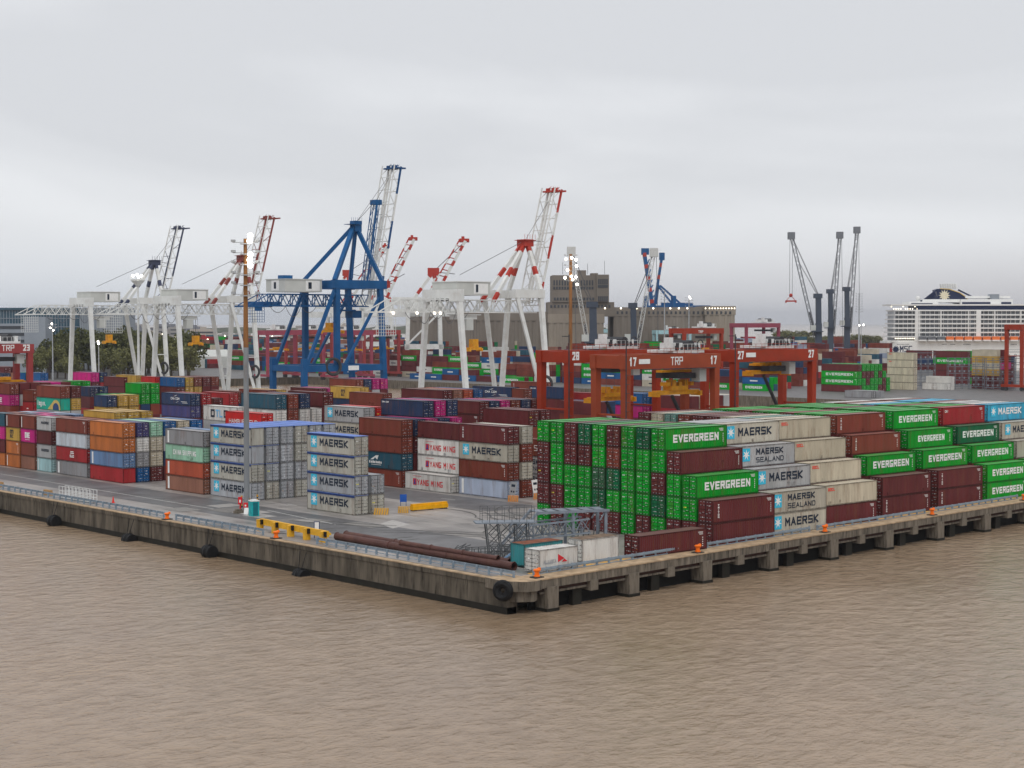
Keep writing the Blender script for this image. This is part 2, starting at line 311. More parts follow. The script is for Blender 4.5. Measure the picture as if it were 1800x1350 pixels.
# traffic lanes in darker asphalt and pale concrete apron, laid on the deck
sheet('service_road', [(EA + 9.5, 150), (EA + 20.5, 150), (EA + 20.5, 690), (EA + 9.5, 690)], 0.006, mat('road_surface', (0.145, 0.142, 0.145), 0.45, var=0.25, scale=0.2, dirt=(0.09, 0.088, 0.09), dirt_amt=0.6))
for k, b0 in enumerate((160.5, 192.8, 225)):
    sheet('yard_lane', [(b0, 185), (b0 + 10.5, 185), (b0 + 10.5, 690), (b0, 690)], 0.006, MATS['road_surface'])
PALEP = mat('patched_concrete', (0.42, 0.4, 0.38), 0.6, var=0.12)
def gp(px, py): return G(px, py, 0)
sheet('concrete_patch', [gp(668, 921), gp(690, 914), gp(722, 922), gp(690, 929)], 0.011, PALEP)
r0 = random.Random(12)
for k in range(16):
    px_, py_ = r0.uniform(120, 900), r0.uniform(880, 940); b, a = G(px_, py_, 0)
    if b < EA + 3 or (b > 140 and a > 190): continue
    w, h = r0.uniform(2.5, 6), r0.uniform(3, 7); g_ = r0.choice((.20, .24, .34, .38)); sheet('concrete_patch', [(b, a), (b + w, a), (b + w, a + h), (b, a + h)], 0.0105 + .0012 * k, mat('repair_%d' % int(g_ * 100), (g_, g_ * .95, g_ * .9), 0.6, var=.15, dirt=(.12, .11, .1), dirt_amt=.4))
tm = MB()
for k in range(14):
    b, a = r0.uniform(124, 168), r0.uniform(142, 186); an = r0.uniform(0, 3.1); cv = r0.uniform(-.05, .05)
    for off in (-1.1, 1.1):
        pr = None
        for j in range(14):
            q = (b + math.cos(an + cv * j) * j * 1.3 + off * math.sin(an + cv * j), a + math.sin(an + cv * j) * j * 1.3 - off * math.cos(an + cv * j)); nx, ny = math.sin(an + cv * j) * .13, -math.cos(an + cv * j) * .13
            if q[0] < EA + 3 or q[1] < 139: pr = None; continue
            cu = ((q[0] - nx, q[1] - ny, .034 + .0005 * k), (q[0] + nx, q[1] + ny, .034 + .0005 * k)); pr and tm.quad(pr[0], pr[1], cu[1], cu[0]); pr = cu
tag(tm.build('tyre_marks', mat('tyre_mark_rubber', (.13, .125, .12), .7, var=.4, scale=2)), kind='structure')
LINE = mat('road_line_paint', (0.6, 0.6, 0.57), 0.6, var=0.2, scale=3)
lm = MB()
for (p, q) in (((0, 833), (395, 898)), ((470, 897), (590, 922)), ((505, 886), (522, 889)), ((775, 876), (800, 879))):
    a = Vector(gp(*p)); b = Vector(gp(*q)); d = (b - a).normalized(); n = Vector((-d.y, d.x)) * 0.09
    lm.poly([(a.x - n.x, a.y - n.y, .016), (b.x - n.x, b.y - n.y, .016), (b.x + n.x, b.y + n.y, .016), (a.x + n.x, a.y + n.y, .016)])
tag(lm.build('road_markings', LINE), kind='structure')

# solid quay wall on the left: coping, face, tide band, vertical construction joints
qw = thing('quay_wall', 'long weathered concrete quay wall dropping straight into the brown river', 'quay wall')
m = MB()
y = 133.4; k = 0
while y < 700:
    L_ = 13.6; o = 0.03 * (k % 2); m.box(EA + o, EA + 1.4, y, min(700, y + L_ - 0.06), WZ - 1, -0.5, 0); y += L_; k += 1
m.build('face', WALLC, qw)
m = MB(); m.box(EA - .05, EA + 1.3, 133.4, 700, WZ - 1, WZ + 0.75); m.build('tide_band', TIDE_SHADE, qw)
m = MB(); y = 137.0; k = 0
while y < 700: m.box(EA - .12, EA + .75, y, min(700, y + 19.97), 0.02, 0.13); m.box(EA - .1, EA + 1.4, y, min(700, y + 19.97), -0.5, 0.015, 1); y += 20; k += 1
m.build('coping', [COPE, WALLC], qw)
m = MB(); m.prism([(EA - .13, 136.98), (EA - .35, 134.2), (EA + .05, 132.6), (EA + 1.0, 131.5), (EA + 2.3, 131.2), (EA + 3.38, BE(121) - .1), (EA + 3.38, 136.98)], -1.0, 0.12, 1, 0); m.build('corner_coping', [COPE, BEAMC], qw)
m = MB(); m.prism([(EA + .1, 136.9), (EA + .1, 134.6), (EA + .6, 132.6), (EA + 2.3, 131.6), (EA + 3.3, 132.2), (EA + 3.3, 136.9)], -2.2, -1.0, 0); m.build('corner_corbel', BEAMC, qw)

# open piled jetty on the right
jt = thing('piled_jetty', 'open concrete jetty on square piers along the right of the corner', 'jetty')
def along(b, off=0.0): return BE(b) + off
m = MB()
b = 121.8
while b < 318: e = min(318, b + 13.4); m.prism([(b, along(b, 0)), (e - .04, along(e, 0)), (e - .04, along(e, 1.6)), (b, along(b, 1.6))], -0.95, 0.02, 0); b = e
m.build('deck_edge', BEAMC, jt)
m = MB(); m.prism([(121.8, along(121.8, -.06)), (318, along(318, -.06)), (318, along(318, 3.2)), (121.8, along(121.8, 3.2))], 0.0, 0.14); m.build('coping', COPE, jt)
m = MB(); m.prism([(122, along(122, .5)), (318, along(318, .5)), (318, along(318, 1.3)), (122, along(122, 1.3))], -1.6, -1.0); m.build('edge_beam', RUST_SHADE, jt)
m = MB(); m.prism([(122, along(122, .35)), (318, along(318, .35)), (318, along(318, .5)), (122, along(122, .5))], -1.62, -1.38); m.build('waling', BEAMC, jt)
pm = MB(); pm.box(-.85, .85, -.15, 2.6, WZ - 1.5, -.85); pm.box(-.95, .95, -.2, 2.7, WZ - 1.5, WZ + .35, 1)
pier_me = pm.mesh('pier', [BEAMC, TIDE_SHADE])
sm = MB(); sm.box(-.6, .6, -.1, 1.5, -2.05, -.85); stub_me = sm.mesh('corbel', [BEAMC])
rm_ = MB(); rm_.box(-.7, .7, 1.2, 1.88, WZ - 1.5, -1.03); rear_me = rm_.mesh('rear_pile', [TIDE_SHADE])  # the near-black colour also carries the shade under the deck
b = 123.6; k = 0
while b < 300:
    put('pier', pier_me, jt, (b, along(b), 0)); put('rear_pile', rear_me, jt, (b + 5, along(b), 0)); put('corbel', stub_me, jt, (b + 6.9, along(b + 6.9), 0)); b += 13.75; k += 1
m = MB(); m.prism([(122, along(122, 1.9)), (318, along(318, 1.9)), (318, along(318, 2.4)), (122, along(122, 2.4))], WZ - 1, -1.02); m.build('shade_wall', mat('wet_dark_concrete', (.012, .011, .01), .9), jt)  # near-black wall added close behind the edge as painted under-deck shade

# far shore: banks and low wooded hills beyond the river
def hill(name, pts, z, m):
    mb = MB(); n = len(pts); r = random.Random(len(name) + n)
    base = [AT(px, D) for px, D in pts]; i = 0
    for (a, c) in zip(base, base[1:]):
        steps = 14
        for s_ in range(steps):
            pass
    V = []; W_ = []
    for k in range((n - 1) * 14 + 1):
        q, f = divmod(k, 14); f /= 14; a = base[q]; c = base[min(q + 1, n - 1)]
        V.append((a[0] + (c[0] - a[0]) * f, a[1] + (c[1] - a[1]) * f))
    hs = [z * (0.55 + 0.45 * math.sin(k * .37) * math.sin(k * .11 + 1) + r.random() * .3) for k in range(len(V))]
    for k in range(len(V) - 1):
        (x0, y0), (x1, y1) = V[k], V[k + 1]; d0 = (x0 * .12, y0 * .12); d1 = (x1 * .12, y1 * .12)
        mb.quad((x0, y0, WZ - 1), (x1, y1, WZ - 1), (x1 + d1[0] * .3, y1 + d1[1] * .3, hs[k + 1]), (x0 + d0[0] * .3, y0 + d0[1] * .3, hs[k]))
        mb.quad((x0 + d0[0] * .3, y0 + d0[1] * .3, hs[k]), (x1 + d1[0] * .3, y1 + d1[1] * .3, hs[k + 1]), (x1 + d1[0], y1 + d1[1], WZ - 1), (x0 + d0[0], y0 + d0[1], WZ - 1))
    return tag(mb.build(name, m, smooth=True), kind='structure')
HILLM = mat('wooded_bank', (0.07, 0.075, 0.04), 0.95, var=0.5, scale=0.03)
hill('far_bank', [(1370, 1750), (1480, 1800), (1600, 1900), (1760, 2000), (1900, 2100)], 10, HILLM)
hill('distant_shore', [(-200, 4600), (300, 4500), (700, 4300), (1000, 4300), (1240, 4000)], 16, HILLM)

# ---------------------------------------------------------------- shipping containers
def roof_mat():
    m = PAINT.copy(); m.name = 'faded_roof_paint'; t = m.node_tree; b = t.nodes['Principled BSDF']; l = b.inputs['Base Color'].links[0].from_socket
    mx = nd(t, 'ShaderNodeMix', data_type='RGBA'); mx.inputs[0].default_value = 0.1; t.links.new(l, mx.inputs[6]); mx.inputs[7].default_value = (0.62, 0.6, 0.58, 1); t.links.new(mx.outputs[2], b.inputs['Base Color']); b.inputs['Roughness'].default_value = 0.4; return m  # pale tint mixed into the roof colour stands for sky sheen
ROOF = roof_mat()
PAL = {  # code: (colour, word)
 'g': ((0.0, 0.39, 0.025), 'bright green'), 'd': ((0.003, 0.15, 0.055), 'dark green'), 'D': ((0.04, 0.13, 0.06), 'dull green'), 'm': ((0.15, 0.03, 0.032), 'maroon'),
 'r': ((0.245, 0.056, 0.036), 'red brown'), 'q': ((0.34, 0.155, 0.105), 'faded brown'), 'R': ((0.50, 0.10, 0.05), 'faded orange red'), 'x': ((0.42, 0.03, 0.035), 'dark red'), 'X': ((0.66, 0.025, 0.025), 'bright red'),
 'o': ((0.55, 0.17, 0.045), 'orange'), 'O': ((0.60, 0.24, 0.09), 'light orange'), 'b': ((0.028, 0.055, 0.13), 'navy'), 't': ((0.03, 0.115, 0.17), 'teal blue'), 'B': ((0.015, 0.12, 0.33), 'blue'),
 'u': ((0.17, 0.29, 0.50), 'faded blue'), 'U': ((0.42, 0.48, 0.60), 'pale blue'), 'w': ((0.78, 0.76, 0.72), 'white'), 'W': ((0.60, 0.65, 0.70), 'off white'), 's': ((0.50, 0.50, 0.50), 'silver grey'), 'S': ((0.47, 0.49, 0.52), 'silver grey'),
 'c': ((0.62, 0.55, 0.42), 'cream'), 'e': ((0.33, 0.33, 0.34), 'grey'), 'p': ((0.62, 0.02, 0.24), 'magenta'), 'y': ((0.62, 0.38, 0.075), 'mustard yellow'), 'n': ((0.35, 0.62, 0.45), 'mint green'),
 'N': ((0.16, 0.36, 0.31), 'sage green'), 'k': ((0.06, 0.50, 0.76), 'cyan'), 'a': ((0.38, 0.58, 0.60), 'pale aqua'), 'v': ((0.07, 0.07, 0.21), 'indigo'), 'L': ((0.02, 0.50, 0.36), 'turquoise'), 'T': ((0.05, 0.27, 0.29), 'weathered teal')}
CW = 2.438
def body_mesh(L, H, blank=False, roof='corr', ribs=True):
    mb = MB(); P = .14
    for x in (0, CW - P):
        for y in (0, L - P): mb.box(x, x + P, y, y + P, 0, H, 2)
    for x in (0, CW - .07): mb.box(x, x + .07, P, L - P, 0.02, .17, 2); mb.box(x, x + .07, P, L - P, H - .13, H - .005, 2)
    for y in (0.0, L - .08): mb.box(P, CW - P, y, y + .08, H - .15, H - .003, 2); mb.box(P, CW - P, y, y + .08, 0.02, .17, 2)
    mb.box(.07, CW - .07, .08, L - .08, .1, .16)
    def wave(n, f, flip):
        pr = [(0, 0), (.26, 0), (.5, 1), (.76, 1)]; pts = []
        for i in range(n):
            for a, o in pr: pts.append(((i + a) / n, o))
        pts.append((1, 0))
        for (a, o), (b, o2) in zip(pts, pts[1:]): f(a, o, b, o2)
    n = max(8, round(L / .36)); yy = lambda a: P + a * (L - 2 * P)
    wave(n, lambda a, o, b, o2: mb.quad((.02 + .045 * o, yy(a), .17), (.02 + .045 * o, yy(a), H - .13), (.02 + .045 * o2, yy(b), H - .13), (.02 + .045 * o2, yy(b), .17)), 0)
    wave(n, lambda a, o, b, o2: mb.quad((CW - .02 - .045 * o, yy(a), .17), (CW - .02 - .045 * o2, yy(b), .17), (CW - .02 - .045 * o2, yy(b), H - .13), (CW - .02 - .045 * o, yy(a), H - .13)), 0)
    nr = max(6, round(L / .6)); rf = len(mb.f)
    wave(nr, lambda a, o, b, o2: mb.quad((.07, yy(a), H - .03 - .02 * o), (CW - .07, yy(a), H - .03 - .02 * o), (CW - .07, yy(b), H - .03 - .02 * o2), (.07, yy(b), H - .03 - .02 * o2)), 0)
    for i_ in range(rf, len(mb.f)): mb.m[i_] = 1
    xx = lambda a: P + a * (CW - 2 * P)
    wave(7, lambda a, o, b, o2: mb.quad((xx(a), L - .02 - .04 * o, .17), (xx(b), L - .02 - .04 * o2, .17), (xx(b), L - .02 - .04 * o2, H - .15), (xx(a), L - .02 - .04 * o, H - .15)), 0)
    if blank: wave(7, lambda a, o, b, o2: mb.quad((xx(a), .02 + .04 * o, .17), (xx(a), .02 + .04 * o, H - .15), (xx(b), .02 + .04 * o2, H - .15), (xx(b), .02 + .04 * o2, .17)), 0)
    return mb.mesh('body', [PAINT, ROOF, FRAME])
def door_mesh(H, right, style):
    mb = MB(); r = random.Random(style * 7 + right); w = 1.07; z0, z1 = .17, H - .15; mb.box(0, w, .03, .07, z0, z1, 0)
    for k in range(5):
        a = z0 + .1 + k * (z1 - z0 - .1) / 5; mb.box(.05, w - .05, .024, .032, a - .13, a + .02, 6); mb.box(.07, w - .07, .0, .03, a, a + (z1 - z0) / 5 - .16, 0)
    for x in (.28, .78):
        mb.tube((x, -.02, z0 + .02), (x, -.02, z1 - .02), .026, 6, 0)
        for z in (z0 + .06, z0 + .5, z1 - .5, z1 - .08): mb.box(x - .08, x + .08, -.03, .03, z - .04, z + .04, 1)
        mb.box(x - .2, x + .05, -.05, -.02, 1.15 + .15 * (x > .5), 1.21 + .15 * (x > .5), 1)
    for k in range(4): z = z0 + .25 + k * (z1 - z0 - .5) / 3; xh = w - .03 if right else -.03; mb.box(xh - .05, xh + .09, -.02, .03, z - .06, z + .06, 0)
    mb.box(w if not right else -.045, (w + .03) if not right else 0, .0, .04, z0, z1, 2); mb.box(0, w, .0, .034, z0 - .012, z0 + .03, 2)
    if right:
        mb.box(.36, .98, .002, .011, z1 - .42, z1 - .32, 3); mb.box(.5, .72, .002, .011, z1 - .58, z1 - .48, 3)
        for k in range(4): z = z1 - .85 - k * .16; mb.box(.42, .6, .002, .011, z, z + .07, 3); mb.box(.66, .92 - .05 * (k % 2), .002, .011, z, z + .07, 3)
        if style in (1, 3): mb.box(.72, .9, .002, .011, .75, 1.05, 4)
    else:
        if style == 1: mb.box(.1, .5, .002, .011, z1 - .8, z1 - .45, 3)
        if style == 2: mb.box(.12, .48, .002, .011, z1 - .45, z1 - .3, 3); mb.box(.12, .42, .002, .011, 1.2, 1.42, 4)
        if style == 3: mb.box(.38, .7, .002, .011, 1.35, 1.7, 3)
        if style == 4: mb.box(.1, .55, .002, .011, 1.45, 1.85, 5)
        mb.box(.5, .62, .002, .011, .62, .74, 3)
    return mb.mesh('door', [PAINT, STEEL, GASK, WHITE, ORNG, YELL, FRAME])
CACHE = {}
def cached(key, f):
    if key not in CACHE: CACHE[key] = f()
    return CACHE[key]
def fit(mb, s, P, u, v, h, tot, t, m=0):
    n = sum(.6 if c == ' ' else 1 for c in s); pit = tot / n; w = pit * .84; k = 0
    for ch in s:
        if ch != ' ': text(mb, ch, lambda a, b, d, u=u: P(u + a, v + b, d), h, w, t, m)
        u += pit * (.6 if ch == ' ' else 1)
def rect(mb, P, u0, u1, v0, v1, d, m): mb.quad(P(u0, v0, d), P(u1, v0, d), P(u1, v1, d), P(u0, v1, d), m)
def letter_mesh(kind, L, H, side):
    P = (lambda u, v, d: (-.004 - d, L - u, v)) if side == 'A' else (lambda u, v, d: (CW + .004 + d, u, v))
    lt, em = MB(), MB(); lm, emm = [WHITE], [CYAN, WHITE, NAVYL, YELL]; S_ = L / 12.19
    if kind in ('maersk', 'sealand', 'maerskw', 'maerskf'):
        hi = min(H - .35, 2.55)
        rect(em, P, 1.05 * S_, 2.6 * S_, hi - 1.75, hi, .001, 0); star(em, P, 1.83 * S_, hi - .87, .78, 7, 1)
        lm = [NAVYL] if kind != 'maerskw' else [WHITE]
        if kind == 'sealand': fit(lt, 'MAERSK', P, 3.9, hi - .95, .85, 5.9, .19); fit(lt, 'SEALAND', P, 3.9, hi - 2.0, .7, 6.0, .12)
        elif kind == 'maerskf': lm = [NAVYL]; fit(lt, 'MAERSK', P, 1.9, 1.25, .5, 3.2, .13); em = MB()
        else: fit(lt, 'MAERSK', P, 3.35 * S_, hi - 1.45, 1.12, 7.3 * S_, .24)
    elif kind == 'ever': fit(lt, 'EVERGREEN', P, 1.55 * S_, .98, 1.05, 9.1 * S_, .25)
    elif kind == 'evers': fit(lt, 'EVERGREEN', P, 2.7 * S_, 1.0, .95, 7.3 * S_, .23)
    elif kind == 'yang': lm = [REDL]; fit(lt, 'YANG MING', P, 3.3, .85, .95, 6.9, .16); emm = [REDL, BLUEL]; rect(em, P, 2.2, 3.1, .8, 1.9, .001, 0); rect(em, P, 2.35, 2.95, .95, 1.2, .004, 1); rect(em, P, 2.5, 2.8, 1.2, 1.75, .004, 1); rect(lt, P, 2.2, 4.4, 2.3, 2.36, 0, 0)
    elif kind == 'one': fit(lt, 'ONE', P, .3 * L, .85, 1.1, .36 * L, .26); rect(lt, P, .32 * L, .64 * L, .5, .58, 0, 0)
    elif kind == 'msc': lm = [NAVYL]; c = .42 * L; rect(lt, P, c - .75, c + .75, 1.95, 2.15, 0, 0); [rect(lt, P, c - .75 + .6 * k, c - .45 + .6 * k, 1.35, 1.95, .001, 0) for k in range(3)]; fit(lt, 'SC', P, c - .72, .6, .6, 1.5, .16)
    elif kind == 'cma':
        fit(lt, 'CMA CGM', P, .33 * L, 1.15, .5, .3 * L, .11)
        for s_, v0 in ((1, 1.85), (-1, .72)): lt.poly([P(.42 * L, v0, 0), P(.55 * L, v0 + .38 * s_, 0), P(.5 * L, v0 + .1 * s_, 0)]) if s_ > 0 else lt.poly([P(.55 * L, v0, 0), P(.48 * L, v0 - .3, 0), P(.62 * L, v0 + .15, 0)])
        rect(lt, P, .68 * L, .88 * L, .75, .85, 0, 0); rect(lt, P, .72 * L, .9 * L, .5, .57, 0, 0)
    elif kind == 'otlo': lm = [NAVYL]; fit(lt, 'O', P, 2.7, .7, 1.5, 1.7, .35); fit(lt, 'O', P, 7.4, .7, 1.5, 1.7, .35); emm = [LBLUE]; fit(em, 'TL', P, 4.5, .75, 1.45, 2.7, .3)
    elif kind == 'hsud': fit(lt, 'HAMBURG SUD', P, 1.3 * S_, .45, .8, 9.6 * S_, .12)
    elif kind == 'sud': fit(lt, 'HAMBURG SUD', P, 1.3 * S_, .95, .95, 9.9 * S_, .1)
    elif kind == 'hb': rect(lt, P, .46 * L, .58 * L, 1.45, 1.62, 0, 0); rect(lt, P, .47 * L, .57 * L, 1.75, 1.9, 0, 0); fit(lt, 'SUD', P, .45 * L, .75, .5, .14 * L, .12)
    elif kind == 'china': fit(lt, 'CHINA SHIPPING', P, 2.6, .95, .8, 7.4, .15)
    elif kind == 'logn':
        fit(lt, 'login', P, .5, .95, 1.15, 3.9, .24); rect(lt, P, 4.5, 4.75, .95, 1.2, 0, 0); emm = [mat('gold_mural', (.62, .46, .14), .6), mat('blue_mural', (.03, .07, .19), .6)]
        arc = lambda r, n=9: [(9.9 - r * math.cos(math.pi * k / n), .18 + min(2.55, r * 1.02) * math.sin(math.pi * k / n) ** .8) for k in range(n + 1)]
        em.poly([P(u, v, 0) for u, v in [(5.7, .18)] + arc(2.25)[3:] + [(12.1, .18)]], 0); em.poly([P(u, v, .006) for u, v in arc(1.55)], 1)
    elif kind == 'oocl': lm = [mat('bright_red_lettering', (.8, .06, .04), .6)]; fit(lt, 'OOCL', P, .9, H - .85, .42, 1.6, .1)
    elif kind == 'tex': fit(lt, 'CMA CGM', P, .4, H - .62, .26, 2.0, .07)
    elif kind == 'cai': fit(lt, 'CAI', P, .6, H - .85, .42, 1.0, .1)
    elif kind == 'ben': [rect(lt, P, 3.0 + .46 * k, 3.3 + .46 * k + .05 * (k % 3), .88, 1.3 - .06 * (k % 2), 0, 0) for k in range(8)]; lt.poly([P(3.3, 1.45, 0), P(4.9, 2.25, 0), P(5.7, 2.3, 0), P(5.3, 1.5, 0), P(4.7, 1.9, 0), P(4.2, 1.5, 0)]); rect(lt, P, 3.6, 6.4, .6, .68, 0, 0)
    elif kind == 'small': rect(lt, P, .42 * L, .58 * L, 1.1, 1.35, 0, 0)
    elif kind == 'stripe': rect(lt, P, .75 * S_, 1.3 * S_, .25, H - .3, 0, 0)
    elif kind == 'alian': rect(lt, P, .9, 2.1, .9, 1.05, 0, 0); fit(lt, 'ALIANCA', P, .7, .95, .4, 2.0, .08); emm = [REDL]; em.poly([P(2.9, .95, 0), P(2.9, 1.9, 0), P(3.9, 1.35, 0)], 0); em.poly([P(3.5, .95, .004), P(4.4, .95, .004), P(3.9, 1.3, .004)], 0); lm = [GREYT]
    if kind in ('vert', 'ever', 'evers', 'cai', 'plain'):
        u = L - .75; lm_ = 0
        for k in range(3): rect(lt, P, u - .9 + .12 * k, u, H - .42 - .14 * k, H - .36 - .14 * k, 0, 0)
        for k in range(5): rect(lt, P, u - .12, u + .02, H - 1.15 - k * .26, H - 1.02 - k * .26, 0, 0)
    if kind == 'vert':
        for k in range(6): fit(lt, 'TRITON'[k], P, .95 * S_, H - .75 - .3 * k, .24, .34, .07)
    return (lt.mesh('lettering', lm) if lt.v else None, em.mesh('emblem', emm) if em.v else None)
KW = {'maersk': 'with star emblem', 'sealand': 'with two lines of lettering', 'maerskw': 'with white lettering', 'maerskf': 'with faint lettering', 'ever': 'with white lettering', 'evers': 'with smaller white lettering', 'yang': 'with red lettering', 'one': 'with big white lettering',
      'msc': 'with black emblem', 'cma': 'with white crescent emblem', 'otlo': 'with blue lettering', 'hsud': 'with thin white lettering', 'sud': 'with thin lettering', 'china': 'with white lettering', 'logn': 'with painted mural', 'oocl': 'with small red lettering',
      'ben': 'with white wing emblem', 'hb': 'with white square marks', 'stripe': 'with white stripe'}
ORD = ['first', 'second', 'third', 'fourth', 'fifth', 'sixth', 'seventh', 'eighth', 'ninth', 'tenth', 'eleventh', 'twelfth', 'thirteenth']
TIER = ['bottom', 'second', 'third', 'fourth', 'fifth', 'sixth']
MASS = {}                                            # hidden tiers: colour code -> boxes
NC = [0]
def mass_box(x0, x1, y0, y1, z0, z1, code): MASS.setdefault(code, []).append((x0, x1, y0, y1, z0, z1))
def container(code, b, a, z, L, H, axis, label, group, kind=None, blank=False, tarp=False, doors=True, skin=None):
    NC[0] += 1; col, word = PAL[code]; jit = 1 + (rnd.random() - .5) * .22; col = tuple(min(.85, c * jit * .84) for c in col)
    if code in 'Ss' and rnd.random() < .45: col = (col[0] * 1.12, col[1] * 1.04, col[2] * .86)
    rz = 0 if axis == 'A' else -math.pi / 2; loc = (b, a, z) if axis == 'A' else (b, a + CW, z)
    root = thing('shipping_container', label, 'container', loc, rz, group)
    put('body', cached(('b', L, H, blank), lambda: body_mesh(L, H, blank)), root, col=col)
    if not blank and doors:
        s = rnd.choice((0, 1, 2, 3, 4, 0))
        put('door', cached(('d', H, 0, s), lambda: door_mesh(H, 0, s)), root, (.14, 0, 0), col=col)
        put('door', cached(('d', H, 1, s), lambda: door_mesh(H, 1, s)), root, (1.23, 0, 0), col=col)
    if kind:
        lt, em = cached(('l', kind, L, H, axis), lambda: letter_mesh(kind, L, H, axis))
        if lt: put('lettering', lt, root)
        if em: put('emblem', em, root)
    if L > 7 and rnd.random() < .6 and (kind or rnd.random() < .35):
        sd = rnd.randint(0, 9)
        def pm2():
            r2 = random.Random(sd * 3 + 1); t = MB(); P = (lambda u, v: (.018, L - u, v)) if axis == 'A' else (lambda u, v: (CW - .018, u, v))
            for _ in range(r2.randint(1, 3)):
                u, v, w, h = r2.uniform(.6, L - 1.6), r2.choice((.22, .3, r2.uniform(.3, H - 1))), r2.uniform(.3, .95), r2.uniform(.25, .6); t.quad(P(u, v), P(u + w, v), P(u + w, v + h), P(u, v + h), 0)
                if r2.random() < .5: t.poly([P(u + .1, v), P(u + .25, v), P(u + .2, .18)], 1)
            return t.mesh('repair_patch', [FRAME, mat('rust_run', (.13, .05, .025), .8)])
        put('repair_patch', cached(('rp', sd, L, H, axis), pm2), root, col=tuple(min(.9, c * 1.5) for c in col))
    if skin: t = MB(); t.box(.04, CW - .04, .05, L - .05, H - .002, H + .012); t.build('roof_skin', mat('rusted_roof_%d' % int(skin[0] * 100), skin, .8, var=.35, scale=1.2, dirt=(.3, .2, .13), dirt_amt=.6), root)
    if tarp:
        def tm():
            t = MB(); t.box(-.03, CW + .03, -.02, L + .02, H - .012, H + .035, 0); t.box(-.035, -.01, .1, L - .1, H - .3, H - .01, 1); return t.mesh('tarpaulin', [TARP, NAVY])
        put('tarpaulin', cached(('t', L, H), tm), root)
    return root
def stack(name, b, a, cols, H=2.9, axis='A', L=12.19, pitch=2.72, ztop=None, grp=None, gap=0.012):
    """cols: for every column a string of tokens bottom-up; token = code[:kind][!|^]; '-' hidden tier, '.' empty."""
    grp = grp or 'containers stacked in the yard'; nmax = max(len(c.split()) for c in cols); multi = len(cols) > 1
    for ci, c in enumerate(cols):
        tk = c.split(); z = 0.0
        bb, aa = (b + ci * pitch, a) if axis == 'A' else (b, a + ci * pitch)
        if ztop is not None:
            base = ztop - nmax * H; nf = max(0, round(base / H))
            if nf:
                for k in range(nf):
                    e = (bb, bb + CW, aa, aa + L) if axis == 'A' else (bb, bb + L, aa, aa + CW); mass_box(*e, k * base / nf, (k + 1) * base / nf - .03, rnd.choice('mrmbxs'))
            z = base
        for ti, tok in enumerate(tk):
            if tok == '.': z += H; continue
            if tok[0] == '-':
                e = (bb, bb + CW, aa, aa + L) if axis == 'A' else (bb, bb + L, aa, aa + CW); mass_box(*e, z, z + H - .02, tok[1] if len(tok) > 1 else rnd.choice('mrmbxsm')); z += H; continue
            blank = tok.endswith('!'); tarp = '^' in tok; tok = tok.rstrip('!^'); code, _, kind = tok.partition(':'); kind = kind.rstrip('!^')
            tier = 'top tier' if ti == len(tk) - 1 and ti > 0 else TIER[ti] + ' tier' if ztop is None else ('lower tier' if ti == 0 and len(tk) > 1 else 'middle tier' if ti < len(tk) - 1 else 'top tier')
            kw = KW.get(kind, ''); colw = f'{ORD[ci]} column of' if multi else 'in'
            if ztop is not None and len(tk) == 1 and multi: tier = ''
            if ztop is not None and len(tk) == 1: tier = 'top' if not multi else ''
            lab = ' '.join(f"{PAL[code][1]} container {kw} {tier} {colw} {name}".replace('lettering', 'lettering,').replace('emblem', 'emblem,').split())
            w_ = lab.split()
            if len(re.findall(r'[A-Za-z]+', lab)) > 16 or (len(w_) > 16 and kw): lab = ' '.join(f"{PAL[code][1]} container {tier} {colw} {name}".split())
            container(code, bb, aa, z, L, H - gap, axis, lab, grp, kind or None, blank, tarp); z += H
# --- left-hand yard, front row facing the quay road
FR = 'containers in the left yard along the quay road'
stack('the nearest silver block beside the yellow barrier', 142.3, 193.9, ['S:maersk^ S:maersk^ S:maersk^ S:maersk^', 'S S'], grp=FR, pitch=2.95)
stack('the silver block behind the light mast', 141.7, 220.6, ['S:maersk S:maersk^ S:maersk^! S:maersk^!', 'S S^ S^ S^', 'S S S S^', 'S S S S^', '- S S S^', '- - S S^'], grp=FR, pitch=2.78)
stack('the weathered pile beside the silver block', 141.1, 234.0, ['q:stripe R:stripe n:china e:stripe', '- - - u'], H=2.59, grp=FR)
stack('the orange topped pile at the road', 140.4, 259.6, ['x! u:stripe o o', 'B e w v', 'm c c n', '- - - B', '- - - c', '- - - B'], H=2.65, grp=FR)
stack('the pile with two pale containers', 140.6, 273.3, ['e:stripe x:hb W r:plain', '- - - r', '- - - -'], H=2.62, grp=FR)
stack('the mustard roofed rear columns', 146.2, 273.3, ['- - - y', '- - - y', '- - - y'], H=2.93, grp=FR)
stack('the short aqua footed pile', 140.5, 287.2, ['a:stripe s:maerskf m s:maerskf', '- - - r'], H=2.59, L=6.06, grp=FR)
stack('the short pile with magenta second from top', 140.3, 293.7, ['q r p:one r:stripe', '- - - p', '- - - b', '- - - u'], H=2.59, L=6.06, grp=FR)
stack('the short pile with a yellow container', 140.2, 300.0, ['o:stripe o:plain y:msc r:stripe', '- - - b', '- - - p', '- - - U'], H=2.59, L=6.06, grp=FR)
stack('the short pile at the left end', 140.1, 306.4, ['o m p:one t', '- - - r', '- - - U', '- - - b'], H=2.59, L=6.06, grp=FR)
